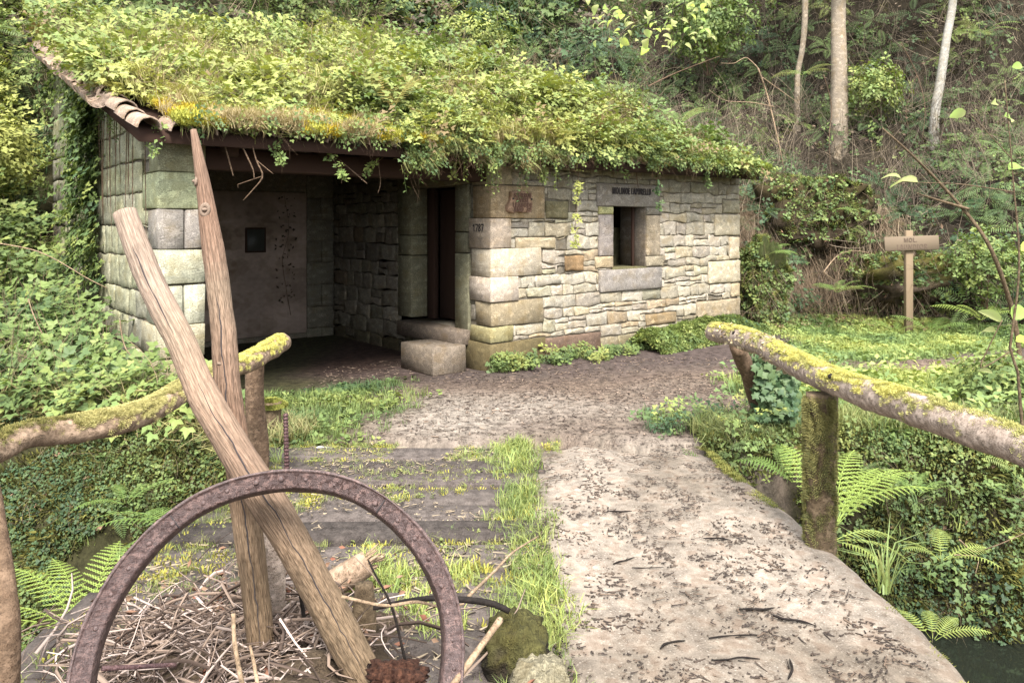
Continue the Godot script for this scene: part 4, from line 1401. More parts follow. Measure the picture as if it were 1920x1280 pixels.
	# long drying cracks
	for k in [[b1, p1, 20, 59, [0.039, 0.043, 0.046, 0.050, 0.056, 0.057, 0.058, 0.060], 0.06, Vector3(0.32, 0.4, 1)], [b1, p1, 4, 17, [0.039, 0.043, 0.046, 0.050, 0.056, 0.057, 0.058, 0.060], 0.06, Vector3(0.05, 0.4, 1)], [b2, p2, 18, 36, [0.010, 0.026, 0.038, 0.040, 0.043, 0.045, 0.048, 0.048, 0.046, 0.043], 0.065, Vector3(0.15, 0.3, 1)], [b2, p2, 38, 59, [0.010, 0.026, 0.038, 0.040, 0.043, 0.045, 0.048, 0.048, 0.046, 0.043], 0.065, Vector3(0.25, 0.4, 1)]]:
		st = newst()
		var ps := PackedVector3Array()
		var path: PackedVector3Array = k[1]
		var rads: Array = k[4]
		for i in range(k[2], k[3]):
			var t := (path[mini(i + 1, path.size() - 1)] - path[maxi(i - 1, 0)]).normalized()
			var wd: Vector3 = k[6] + Vector3(n1.get_noise_1d(i * 5.0) * 0.3, 0, 0)
			wd = (wd - t * wd.dot(t)).normalized()
			var f := float(i) / (path.size() - 1) * (rads.size() - 1)
			var kk := int(min(floor(f), rads.size() - 2))
			var r: float = lerpf(rads[kk], rads[kk + 1], f - kk)
			var q := path[i] + wd * r
			r *= 1.0 + k[5] * (n1.get_noise_3dv(q * 70.0) * 1.2 + n1.get_noise_3dv(q * 260.0) * 0.7)
			ps.append(path[i] + wd * (r - 0.001))
		tube(st, ps, [0.0006, 0.0024, 0.0030, 0.0018, 0.0028, 0.0016, 0.0006], 5)
		put("drying_crack", done(st), M.paint_dark, k[0])

func rock(called: String, label: String, pos: Vector3, size: Vector3, sd: int, col: Color, moss_col: Color, category := "rock", lumps := 1.0) -> MeshInstance3D:
	var st := newst()
	var A := 36
	var B := 20
	var pt := func(i: int, j: int) -> Vector3:
		var th := PI * j / B
		var ph := TAU * (i % A) / A
		var d := Vector3(sin(th) * cos(ph), cos(th), sin(th) * sin(ph))
		var cube: float = 1.0 / maxf(absf(d.x), maxf(absf(d.y), absf(d.z)))
		var r := lerpf(1.0, cube, 0.35)
		r *= 1.0 + lumps * (n1.get_noise_3d(d.x * 45.0 + sd * 50.0, d.y * 45.0, d.z * 45.0) * 0.42 + n1.get_noise_3d(d.x * 140.0 + sd * 50.0, d.y * 140.0, d.z * 140.0) * 0.22)
		return d * r * size
	for j in B:
		for i in A:
			for e in [[i, j], [i + 1, j], [i + 1, j + 1], [i, j], [i + 1, j + 1], [i, j + 1]]:
				var v: Vector3 = pt.call(e[0], e[1])
				var top := ss(-0.1, 0.5, v.y / size.y + n2.get_noise_3dv(v * 60.0 / size.length()) * 0.8)
				st.set_color(col.lerp(moss_col, top))
				st.add_vertex(v)
	st.index()
	st.generate_normals()
	var o := put(called, st.commit(), M.rock)
	o.position = pos
	tag(o, label, category)
	rock_at[label] = [pt, pos, A, B]
	return o

func big_leaf(wide: float, curl: float) -> ArrayMesh:      # rounded pointed leaf with a folded midrib, along +x, one metre long
	var st := newst()
	st.set_color(Color.WHITE)
	var k := 8
	var mid := func(f: float) -> Vector3: return Vector3(f, 0.10 * sin(PI * f) - curl * f * f, 0)
	for sd in [-1.0, 1.0]:
		for i in k:
			var f0 := float(i) / k
			var f1 := float(i + 1) / k
			var w0 := wide * 0.5 * pow(sin(PI * pow(f0, 0.75)), 0.8) * (1.0 + 0.06 * sin(i * 3.0))
			var w1 := wide * 0.5 * pow(sin(PI * pow(f1, 0.75)), 0.8) * (1.0 + 0.06 * sin((i + 1) * 3.0)) if i < k - 1 else 0.0
			var a: Vector3 = mid.call(f0)
			var b: Vector3 = mid.call(f1)
			var c := b + Vector3(0.02, w1 * 0.28, sd * w1)
			var d := a + Vector3(0.02 * f0, w0 * 0.28, sd * w0)
			if sd > 0: quad(st, a, d, c, b)
			else: quad(st, a, b, c, d)
	return done(st)

func build_yard() -> void:
	rng.seed = 71
	# wooden sign on its post
	var s := thing("wooden_sign", "small wooden signboard with faded lettering on a square post", "sign", at(1704, 630, 11.55), -0.10)
	box_part("post", s, -0.05, 0.05, -0.25, 1.58, -0.05, 0.05, M.greywood, 0.006, 0.002)
	var bd := box_part("board", s, -0.37, 0.40, 1.285, 1.495, 0.052, 0.095, M.signwood, 0.006, 0.004)
	bd.rotation.z = 0.035
	lettering("MOL.", 0.062, M.brown_letter, bd, Vector3(-0.02, 0.152, 0.0235), Basis.IDENTITY, 0.006, 0.9)
	lettering("LAUNDIOR", 0.072, M.brown_letter, bd, Vector3(0.0, 0.052, 0.0235), Basis.IDENTITY, 0.006, 0.85)
	# rocks
	rock("mossy_rock", "dark mossy rock in grass between wheel and concrete deck", at(965, 1225, 2.78), Vector3(0.115, 0.13, 0.12), 3, lin(0.045, 0.038, 0.03), lin(0.085, 0.08, 0.028), "rock", 0.7)
	rock("grey_rock", "pale grey rock at the bottom, below the mossy dark rock", at(1012, 1290, 2.62), Vector3(0.10, 0.09, 0.11), 8, lin(0.22, 0.20, 0.17), lin(0.27, 0.245, 0.18), "rock", 0.5)
	rock("overhanging_boulder", "broad mossy boulder overhanging a dark hollow behind the wooden sign", at(1725, 522, 12.75), Vector3(1.12, 0.42, 0.9), 5, lin(0.10, 0.075, 0.055), lin(0.15, 0.14, 0.04), "boulder")
	rock("corner_boulder", "mossy boulder at the hill foot beside the house's right corner", at(1425, 545, 12.45), Vector3(0.36, 0.75, 0.5), 11, lin(0.07, 0.055, 0.04), lin(0.06, 0.075, 0.025), "boulder")
	rock("cliff_rock", "dark rock face under hanging roots above the leaf litter", at(1520, 405, 13.4), Vector3(1.0, 0.62, 0.7), 14, lin(0.08, 0.06, 0.042), lin(0.085, 0.07, 0.035), "boulder")
	rock("rusty_lump", "lumpy orange-brown rusted iron lump lying inside the wheel rim", at(742, 1268, 2.45), Vector3(0.085, 0.035, 0.06), 23, lin(1, 1, 1), lin(1, 1, 1), "scrap iron", 1.4).material_override = M.rust_orange
	# broken log, stump and sticks inside the wheel
	var lg := thing("broken_log", "short broken pale log with splintered end lying behind the wheel", "log")
	put("log", tube_mesh(curve([at(610, 1105, 3.25), at(650, 1080, 3.27), at(690, 1055, 3.30)], 8), [0.052, 0.056, 0.05], 14, 0.16), M.bark_mid, lg)
	var st := newst()
	for i in 16:
		var a := rr(0, TAU)
		var o := Vector3(0, cos(a), sin(a)) * rr(0.01, 0.045)
		sliver(st, at(686, 1058, 3.30) + o, at(700 + rr(0, 22), 1050 + rr(-14, 8), 3.32) + o, rr(0.006, 0.012), Vector3.ZERO, 1)
	put("splinters", done(st, false), M.deadwood, lg)
	for k in [["tree_stump", "grey weathered stub post standing among sticks inside the wheel", [at(508, 1150, 2.95), at(514, 1090, 2.95), at(506, 1010, 2.95), at(500, 960, 2.95)], [0.050, 0.042, 0.046, 0.034], "bark"], ["tree_stump", "short mossy dark stub beside the thick timber inside the wheel", [at(682, 1190, 2.9), at(683, 1150, 2.9), at(682, 1095, 2.9)], [0.045, 0.040, 0.036], "bark_mossy"]]:
		var t := thing(k[0], k[1], "stump", Vector3.ZERO, 0.0, "stubs inside the wheel")
		put("trunk", tube_mesh(curve(k[2], 12), k[3], 14, 0.16), M[k[4]], t)
	var sticks := [
		["black_branch", "black bent branch sticking out behind the wheel's right side", [at(700, 1140, 2.65), at(800, 1122, 2.66), at(880, 1125, 2.68), at(925, 1132, 2.70), at(955, 1146, 2.70)], [0.008, 0.010, 0.011, 0.012, 0.011], "black_bark", "branch"],
		["pale_stick", "thin pale crooked stick lying across the inside of the wheel", [at(640, 1118, 2.5), at(720, 1135, 2.5), at(780, 1128, 2.5), at(830, 1138, 2.5), at(870, 1132, 2.5)], [0.006, 0.005, 0.005, 0.003], "deadwood", "stick"],
		["pale_stick", "straight white stick leaning against the wheel's right rim", [at(845, 1290, 2.15), at(890, 1228, 2.25), at(938, 1162, 2.42)], [0.009, 0.010, 0.011], "deadwood", "stick"],
		["pale_stick", "long thin bare shoot slanting from the wheel up over the grass", [at(878, 1118, 2.7), at(930, 1068, 3.0), at(962, 1035, 3.2), at(1010, 1005, 3.5)], [0.006, 0.005, 0.003], "deadwood", "stick"],
		["dark_stem", "thin dark stem rising beside the thick timber inside the wheel", [at(760, 1240, 2.5), at(735, 1140, 2.5), at(705, 1080, 2.5), at(690, 1050, 2.52)], [0.005, 0.004, 0.003], "black_bark", "stem"],
		["dark_stem", "short dark thorny stem between the two timbers inside the wheel", [at(570, 1160, 2.8), at(560, 1090, 2.8), at(550, 1010, 2.82)], [0.008, 0.006, 0.004], "black_bark", "stem"],
		["grey_stick", "grey round stick lying low at the wheel's left inside", [at(190, 1253, 2.35), at(250, 1250, 2.4), at(330, 1246, 2.45)], [0.008, 0.008, 0.007], "iron", "stick"],
		["white_stick", "bright bleached stick standing upright left of the slender timber", [at(455, 1290, 2.35), at(440, 1210, 2.36), at(437, 1150, 2.38)], [0.008, 0.007, 0.006], "deadwood", "stick"],
		["white_stick", "bright bleached forked stick low beside the slender timber's foot", [at(484, 1290, 2.3), at(475, 1240, 2.32), at(468, 1210, 2.34)], [0.007, 0.006, 0.004], "deadwood", "stick"],
	]
	for k in sticks:
		tag(put(k[0], tube_mesh(curve(k[2], 16), k[3], 8, 0.12), M[k[4]]), k[1], k[5])
	# mound with straw and sticks inside the wheel
	var mound := newst()
	var gr := []
	for j in 30:
		var row := []
		for i in 34:
			var x := lerpf(-1.55, -0.30, i / 33.0)
			var d := lerpf(2.15, 3.25, j / 29.0)
			var e := minf(minf(x + 1.55, -0.30 - x) / 0.4, minf(d - 2.15, 3.25 - d) / 0.3)
			row.append(Vector3(x, 0.01 + (0.14 + n1.get_noise_2d(x * 40, d * 40) * 0.10) * ss(0.0, 1.0, e), -d))
		gr.append(row)
	for j in 29:
		for i in 33:
			mound.set_color(lin(0.105, 0.08, 0.055))
			quad(mound, gr[j][i], gr[j][i + 1], gr[j + 1][i + 1], gr[j + 1][i])
	tag(put("debris_mound", done(mound), M.soil), "low earth mound of rotted debris under the straw inside the wheel", "mound", "", "stuff")
	var xf := []
	var cc := PackedColorArray()
	for i in 1500:
		var x := rng.randfn(-1.03, 0.24)
		var d := rng.randfn(2.70, 0.24)
		if x > -0.05 and rng.randf() < 0.6: continue
		var l := rr(0.10, 0.42)
		xf.append(Transform3D(Basis(Vector3.UP, rr(0, TAU)) * Basis(Vector3.FORWARD, rng.randfn(0.0, 0.35)) * Basis.from_scale(Vector3(l, 1, 1) * Vector3(1, 0.14 + 0.75 * pow(rng.randf(), 4.0), 0.16 + 0.75 * pow(rng.randf(), 4.0))), Vector3(x, 0.15 + rr(-0.03, 0.06) - 0.10 * absf(d - 2.7), -d)))
		var q := rng.randf()
		cc.append((lin(0.38, 0.30, 0.255) if q < 0.25 else (lin(0.20, 0.145, 0.11) if q < 0.65 else lin(0.08, 0.055, 0.042))) * rr(0.75, 1.15))
	tag(many("straw_pile", LF.straw, M.dry, xf, cc, null), "heap of bleached straw and thin sticks inside the wheel rim", "straw", "", "stuff")
	xf = []
	cc = PackedColorArray()
	for i in 260:
		var x := rng.randfn(-0.95, 0.30)
		var d := rng.randfn(2.9, 0.25)
		xf.append(Transform3D(Basis(Vector3(rr(-1, 1), rr(-1, 1), rr(-1, 1)).normalized(), rr(0, 2)) * Basis.from_scale(Vector3.ONE * rr(0.25, 0.7)), Vector3(x, rr(0.12, 0.19), -d)))
		cc.append(lin(0.17, 0.065, 0.04).lerp(lin(0.20, 0.14, 0.09), rng.randf()))
	tag(many("dead_leaves", LF.litter, M.dry, xf, cc, null), "reddish dead leaves caught in the straw heap inside the wheel", "leaves", "", "stuff")
	# crumpled brown leaf by the path
	tag(put("fallen_leaf", LF.litter, M.straw), "large pale curled dead leaf lying beside the ribbed iron stake", "leaf").transform = Transform3D(Basis.from_scale(Vector3.ONE * 2.6), at(596, 850, 5.55))
	# low mossy bench of stones along the foot of the house
	var o := rock("mossy_bank", "long low bank overgrown with moss along the house wall's right foot", house.transform * Vector3(3.55, 0.02, 0.28), Vector3(1.15, 0.20, 0.22), 31, lin(0.06, 0.055, 0.03), lin(0.06, 0.08, 0.02), "bank", 0.6)
	o.rotation.y = 0.6815

# ---------------------------------------------------------------- vegetation
func near_view(p: Vector3) -> bool:            # what the photograph and a step to either side can see
	var d := -p.z
	if d < 0.6: return false
	var px := 960.0 + FOCAL * p.x / d
	var py := 420.0 + FOCAL * (EYE - p.y) / d
	return px > -420.0 and px < 2340.0 and py > -320.0 and py < 1560.0

func face(n: Vector3, wobble: float, scale: float) -> Basis:
	var v := (n + Vector3(rr(-1, 1), rr(-1, 1), rr(-1, 1)) * wobble).normalized()
	if v.y < -0.98: v = Vector3(0.2, -0.97, 0).normalized()
	return Basis(Quaternion(Vector3.UP, v)) * Basis(Vector3.UP, rr(0, TAU)) * Basis.from_scale(Vector3.ONE * scale)

class Heap:
	var xf := {}
	var cc := {}
	func add(k: String, t: Transform3D, c: Color) -> void:
		if not xf.has(k):
			xf[k] = []
			cc[k] = PackedColorArray()
		xf[k].append(t)
		cc[k].append(c)

func pour(h: Heap, parent: Node, names: Dictionary, mats: Dictionary) -> void:
	for k in h.xf:
		var o := many(names.get(k, "leaves"), LF[k], M[mats.get(k, "leaf")], h.xf[k], h.cc[k], parent)
		o.set_meta("kind", "stuff")

const NAMES := {"bramble": "bramble_sprays", "cluster": "leaf_clusters", "ivy": "ivy_leaves", "clover": "small_leaves", "moss": "moss", "grass0": "grass", "grass1": "grass", "grass2": "grass", "sedge": "sedge", "fern_far": "small_ferns",
	"vine0": "dead_stems", "vine1": "dead_stems", "vine2": "dead_stems", "shoot": "shoots", "hanging": "hanging_shoots", "litter": "dead_leaves", "straw": "straw", "frond_c": "small_fronds"}
const MATS := {"ivy": "leaf_shiny", "moss": "moss", "grass0": "blade", "grass1": "blade", "grass2": "blade", "sedge": "blade", "vine0": "dry", "vine1": "dry", "vine2": "dry", "litter": "dry", "straw": "dry"}

func green(k: float, v: float) -> Color:        # k: 0 dark blue-green .. 1 yellow-green
	var a := lin(0.050, 0.090, 0.040)
	var b := lin(0.150, 0.205, 0.062)
	var c := lin(0.325, 0.335, 0.095)
	var o := a.lerp(b, clampf(k * 2.0, 0, 1)).lerp(c, clampf(k * 2.0 - 1.0, 0, 1))
	o *= v
	return Color(o.r, o.g, o.b)

func fern(label: String, pos: Vector3, size: float, fronds: int, col: Color, turn := 0.0, spread := TAU, lift := 0.0, variant := "frond_a") -> void:
	var t := thing("fern", label, "fern", pos, 0.0, "ferns of the banks and roof")
	var key := "fern_%s" % col.to_html(false)
	if not M.has(key):
		var m := StandardMaterial3D.new()
		m.albedo_color = col.linear_to_srgb()
		m.roughness = 0.6
		m.metallic_specular = 0.3
		m.cull_mode = BaseMaterial3D.CULL_DISABLED
		m.backlight_enabled = true
		m.backlight = Color(0.75, 0.75, 0.5)
		M[key] = m
	for i in fronds:
		var o := put("frond", LF[variant], M[key], t)
		var a := turn + spread * (float(i) / fronds - 0.5 + (0.5 / fronds if spread < 6.0 else 0.0)) + rr(-0.18, 0.18)
		o.transform = Transform3D(Basis(Vector3.UP, a) * Basis(Vector3.BACK, lift + rr(-0.15, 0.2)) * Basis(Vector3.RIGHT, rr(-0.35, 0.35)) * Basis.from_scale(Vector3.ONE * size * rr(0.8, 1.12)), Vector3(cos(a), 0.2, -sin(a)) * 0.015)

func build_roof_growth() -> void:
	rng.seed = 101
	var h := Heap.new()
	var T := house.transform
	var up := T.basis * Vector3(0, 0.956, 0.292)
	for i in 40000:
		var x := rr(-3.8, 4.85)
		var z := 0.45 - 5.95 * pow(rng.randf(), 1.35)
		var r := (x + 3.8) / 8.65
		var lump := n2.get_noise_2d(x * 14.0, z * 14.0)
		var lump2 := n2.get_noise_2d(x * 45.0 + 300.0, z * 45.0)
		var tall := 0.09 + 0.34 * ss(0.16, 0.45, r) * ss(1.04, 0.72, r) + 0.30 * lump + 0.13 * lump2 + 0.16 * ss(0.40, 0.52, r) * ss(0.86, 0.74, r) * ss(0.0, -0.7, z)
		tall += 0.10 * ss(-1.0, -4.0, z)
		if r > 0.86: tall *= 0.55
		tall *= 1.0 - 0.5 * ss(-0.4, 0.45, z)
		var bare_edge := ss(0.33, 0.26, r) * ss(-0.75, -0.15, z)
		if rng.randf() < bare_edge * 0.93: continue
		if x < -3.45 and rng.randf() < 0.85 * maxf(ss(-0.75, -0.25, z), ss(-3.2, -3.4, z) * ss(-4.2, -4.0, z)) - 0.1: continue
		tall = maxf(tall, 0.03)
		var f := pow(rng.randf(), 0.55)
		var p := T * Vector3(x, roof_under(z) + 0.17 + tall * f, z + tall * f * 0.12)
		if not near_view(p): continue
		var q := rng.randf()
		var tone := clampf(0.88 + 0.35 * n2.get_noise_2d(x * 8.0 + 90.0, z * 8.0) + rr(-0.25, 0.22) - 0.3 * ss(0.45, 0.9, r), 0, 1)
		var c := green(tone, rr(0.8, 1.15))
		if lump2 < -0.14 and rng.randf() < 0.6: continue
		if lump2 < -0.1 and q < 0.35: c = lin(0.20, 0.145, 0.07) * rr(0.7, 1.2)
		var sp := n2.get_noise_2d(x * 11.0 + 700.0, z * 15.0)
		if sp > 0.16 and q < 0.5:                     # a grassy patch, partly dry
			h.add("grass%d" % (i % 3), Transform3D(face(Vector3(0, 1, 0.35), 0.45, rr(0.8, 1.7)), p - Vector3(0, 0.06, 0)), c.lerp(lin(0.40, 0.31, 0.16), clampf(rr(-0.2, 0.9), 0, 1)))
			continue
		if sp < -0.16 and q < 0.8:                    # a patch of big dark bramble leaves
			h.add("bramble", Transform3D(face(up, 0.7, rr(0.8, 1.35) * (0.5 if z > -0.15 else 1.0)), p + Vector3(0, 0.04, 0)), green(clampf(tone - 0.12, 0, 1), rr(0.75, 1.15)))
			continue
		if q < 0.44: h.add("bramble", Transform3D(face(up, 0.75, rr(0.5, 1.0)), p), c)
		elif q < 0.66: h.add("cluster", Transform3D(face(up, 0.7, rr(0.45, 0.9)), p), c)
		elif q < 0.80: h.add("clover", Transform3D(face(up, 0.6, rr(1.2, 2.0)), p), c * 1.05)
		elif q < 0.85: h.add("shoot", Transform3D(face(Vector3.UP, 0.35, rr(0.6, 1.0)), p - Vector3(0, 0.2, 0)), c)
		elif q < 0.90: h.add("grass%d" % (i % 3), Transform3D(face(Vector3.UP, 0.4, rr(1.0, 2.0)), p - Vector3(0, 0.05, 0)), c.lerp(lin(0.34, 0.26, 0.12), 0.4))
		elif q < 0.93: h.add("fern_far", Transform3D(face(Vector3.UP, 0.3, rr(0.35, 0.6)), p - Vector3(0, 0.05, 0)), c.lerp(lin(0.30, 0.26, 0.07), 0.5))
		else: h.add("vine%d" % (i % 3), Transform3D(face(up, 0.9, rr(0.3, 0.7) * (0.5 if z > 0.0 else 1.0)), p), lin(0.26, 0.19, 0.12) * rr(0.5, 1.3))
	# single bushes that stand up from the growth
	var bushes := [["fresh green bramble bush drooping over the eave at the porch's right half", -0.75, -0.15, 0.36, 0.75, "bramble"], ["yellow-green bush on the roof above the house corner", 0.35, -0.55, 0.42, 0.95, "cluster"], ["darker green bush on the roof above the plaque and window", 1.35, -0.45, 0.38, 0.5, "cluster"], ["brown and yellow speckled bush on the roof above the window's right side", 2.35, -0.6, 0.36, 0.65, "bramble"],
		["light bush on the middle of the roof slope behind the old fern", -0.6, -2.1, 0.5, 0.9, "cluster"], ["bluish green bush high on the roof slope", 0.9, -2.9, 0.5, 0.35, "shoot"], ["pale low bush on the left half of the roof", -2.3, -2.2, 0.35, 0.8, "bramble"], ["leafy bush where roof and hillside meet at the roof's right", 2.9, -2.6, 0.5, 0.6, "cluster"]]
	for b in bushes:
		var t := thing("roof_bush", b[0], "bush", T * Vector3(b[1], roof_under(b[2]) + 0.15, b[2]), 0.0, "bushes on the roof")
		var hb := Heap.new()
		var r: float = b[3]
		for i in 210:
			var v := Vector3(rng.randfn(0, 1), absf(rng.randfn(0, 1)), rng.randfn(0, 1)).normalized()
			hb.add(b[5], Transform3D(face(v + Vector3(0, 0.5, 0), 0.6, rr(0.55, 1.05)), v * r * Vector3(1.25, 0.95, 1.0) * pow(rng.randf(), 0.35) * (0.8 + 0.5 * n2.get_noise_3dv(v * 50.0))), green(clampf(b[4] + rr(-0.25, 0.2), 0, 1), rr(0.8, 1.2)))
		pour(hb, t, {b[5]: "leaves"}, MATS)
		var sc := newst()
		for i in 9:
			var v := Vector3(rr(-1, 1), rr(0.3, 1.0), rr(-0.6, 1)).normalized()
			sliver(sc, Vector3.ZERO, v * r * rr(1.0, 1.7), 0.005, Vector3(0, 0.12, 0), 4)
		put("canes", done(sc, false), M.bark_brown, t)
	# flat dry moss and straw on the lower left part
	for i in 9000:
		var x := rr(-3.55, -0.9)
		var z := 0.46 - 1.6 * pow(rng.randf(), 2.0)
		var p := T * Vector3(x, roof_under(z) + 0.215 + rr(-0.02, 0.02), z)
		var k := n2.get_noise_2d(x * 28.0, z * 28.0)
		if k > -0.1: h.add("moss", Transform3D(face(up, 0.5, rr(1.8, 3.4)), p), lin(0.50, 0.37, 0.03).lerp(lin(0.36, 0.36, 0.07), clampf(k * 2.5 + rr(-0.2, 0.3), 0, 1)) * rr(0.8, 1.1))
		elif rng.randf() < 0.5: h.add("grass%d" % (i % 3), Transform3D(face(Vector3.UP, 0.6, rr(0.8, 1.4)), p), lin(0.40, 0.32, 0.17) * rr(0.7, 1.1))
	for i in 3500:                               # same moss on the far right eave
		var x := rr(2.9, 4.85)
		var z := 0.50 - 1.2 * pow(rng.randf(), 2.0)
		var p := T * Vector3(x, roof_under(z) + 0.225 + rr(-0.02, 0.03), z)
		h.add("moss", Transform3D(face(up, 0.5, rr(1.6, 3.0)), p), lin(0.24, 0.27, 0.04).lerp(lin(0.12, 0.17, 0.03), rng.randf()))
	# what droops over the eave
	for i in 4200:
		var x := rr(-3.5, 4.85)
		var r := (x + 3.8) / 8.65
		var reach := 0.02 + 0.30 * ss(0.20, 0.30, r) * ss(0.52, 0.42, r) + 0.10 * ss(0.42, 0.5, r) * ss(0.64, 0.54, r) + 0.10 * ss(0.54, 0.62, r) * ss(0.80, 0.70, r) + 0.08 * ss(0.86, 1.0, r)
		reach *= 0.15 + 0.75 * clampf(0.5 + n2.get_noise_1d(x * 40.0) * 1.4, 0, 1)
		var f := rng.randf()
		var p := T * Vector3(x, roof_under(0.40) + 0.21 - reach * f, 0.40 + rr(-0.12, 0.10) + 0.05 * f)
		var out := T.basis * Vector3(rr(-0.4, 0.4), 0.35, 1.0)
		var c := green(clampf(rr(0.25, 0.9) - 0.2 * f, 0, 1), rr(0.75, 1.1))
		var q := rng.randf()
		if r < 0.28 and rng.randf() < 0.8: continue
		if r > 0.52 and n2.get_noise_1d(x * 55.0 + 30.0) < -0.02 and rng.randf() < 0.8: continue
		if q < 0.42: h.add("bramble", Transform3D(face(out, 0.7, rr(0.3, 0.55)), p), c)
		elif q < 0.62: h.add("cluster", Transform3D(face(out, 0.7, rr(0.35, 0.65)), p), c)
		elif q < 0.68 and reach > 0.10: h.add("hanging", Transform3D(Basis(Vector3.UP, rr(0, TAU)) * Basis.from_scale(Vector3.ONE * rr(0.5, 0.95)), p), c)
		elif q < 0.86: h.add("grass%d" % (i % 3), Transform3D(face(out + Vector3(0, -1.1, 0), 0.4, rr(0.8, 1.7) * (0.4 if r > 0.52 else 0.8)), p), lin(0.30, 0.22, 0.11).lerp(c, rng.randf()))
		else: h.add("vine%d" % (i % 3), Transform3D(face(Vector3(0.1, -1, 0.1), 0.35, rr(0.12, 0.26) * (1.8 if rng.randf() < 0.1 else 1.0)), p), lin(0.20, 0.13, 0.08) * rr(0.6, 1.3))
	var g := thing("roof_growth", "dense sunlit tangle of brambles, moss and grass covering the mill roof", "undergrowth", Vector3.ZERO, 0.0, "", "stuff")
	pour(h, g, NAMES, MATS)
	# loose strands hanging in front of the porch, each a thing
	var strands := [["hanging_root", "forked bare root hanging highest above the porch's left half", [[470, 262, 0], [480, 300, 0.02], [492, 330, 0.02], [456, 375, 0.03]], 6.75], ["hanging_root", "thin straight root hanging in front of the dark porch lintel", [[418, 262, 0], [426, 290, 0], [437, 330, 0]], 6.7],
		["hanging_root", "long single root dangling lowest from the eave before the porch wall", [[706, 282, 0], [711, 320, 0], [713, 345, 0], [708, 362, 0]], 7.8], ["hanging_root", "slanting thin bramble cane hanging at the middle of the porch", [[632, 296, 0], [660, 320, 0], [688, 344, 0]], 7.55],
		["hanging_root", "curved thin stem hanging beside the plaque at the eave", [[1010, 290, 0], [1013, 320, 0], [1006, 335, 0]], 8.9], ["hanging_root", "brown root cluster hanging left of the house corner", [[884, 248, 0], [888, 285, 0], [886, 316, 0]], 8.5],
		["hanging_root", "fine long thread hanging over the window lintel", [[1196, 300, 0], [1194, 330, 0], [1197, 352, 0]], 10.1], ["hanging_root", "straight bare stem dangling right of the eave's left tile", [[448, 262, 0], [474, 318, 0], [476, 335, 0]], 6.72]]
	for s in strands:
		var pts := []
		for q in s[2]: pts.append(at(q[0], q[1], s[3] + q[2]))
		var st := newst()
		tube(st, curve(pts, 14), [0.006, 0.007, 0.004], 6, 0.2)
		if s[1].begins_with("forked"):
			tube(st, curve([pts[1], at(512, 326, s[3])], 4), [0.005, 0.003], 5, 0.2)
			tube(st, curve([pts[2], at(440, 348, s[3]), at(446, 352, s[3])], 4), [0.004, 0.003], 5, 0.2)
		if s[1].begins_with("brown"):
			for k in 7: tube(st, curve([pts[0] + Vector3(rr(-.06, .06), 0, rr(-.04, .04)), pts[1] + Vector3(rr(-.05, .05), 0, 0), pts[2] + Vector3(rr(-.05, .05), rr(0, .12), 0)], 5), [0.006, 0.004], 5, 0.2)
		tag(put(s[0], done(st), M.bark_brown), s[1], "root", "roots hanging from the eave")

func build_trails() -> void:
	rng.seed = 107
	var list := [["yellow-green bramble trail hanging down the wall left of the window lintel", 1085, 300, 1080, 470, 9.35, 0.95, 26], ["short leafy trail hanging over the wall right of the plaque", 1013, 292, 1010, 340, 8.95, 0.7, 7], ["dark dry ivy trail hanging right of the window lintel", 1232, 312, 1236, 402, 10.25, 0.1, 16],
		["leafy trail hanging near the right end of the eave", 1318, 305, 1326, 362, 10.85, 0.4, 10], ["green sprig hanging before the stone pillar's top beside the eave tile", 302, 236, 298, 300, 6.35, 0.55, 10], ["small looped green sprig hanging before the porch, second from the pillar", 522, 262, 528, 325, 6.95, 0.5, 9],
		["leafy bramble trail hanging before the middle of the porch", 622, 262, 640, 345, 7.35, 0.55, 18], ["long leafy trail slanting before the dark porch wall", 742, 262, 690, 335, 7.75, 0.6, 14], ["pair of green leaves dangling lowest before the doorway", 848, 282, 852, 345, 8.35, 0.75, 8], ["thin leafy trail over the window lintel's right end", 1176, 305, 1172, 345, 9.85, 0.5, 6]]
	for k in list:
		var t := thing("bramble_trail", k[0], "trail", Vector3.ZERO, 0.0, "trails hanging from the eave")
		var a := at(k[1], k[2], k[5])
		var b := at(k[3], k[4], k[5] - 0.03)
		var path := curve([a, a.lerp(b, 0.35) + Vector3(rr(-.04, .04), 0, 0.03), a.lerp(b, 0.7) + Vector3(rr(-.04, .04), 0, 0.02), b], 16)
		var st := newst()
		tube(st, path, [0.004, 0.003, 0.002], 5)
		put("stem", done(st), M.bark_brown, t)
		var hp := Heap.new()
		for i in k[7]:
			var p := path[int(rr(1, 16))] + Vector3(rr(-.03, .03), rr(-.02, .02), rr(-.02, .04))
			var c := green(clampf(k[6] + rr(-0.15, 0.15), 0, 1), rr(0.9, 1.25))
			hp.add("cluster" if k[6] > 0.2 else "ivy", Transform3D(face(Vector3(rr(-.5, .5), 0.6, 0.9), 0.5, rr(0.45, 0.85)), p), c)
		pour(hp, t, {"cluster": "leaves", "ivy": "leaves"}, MATS)

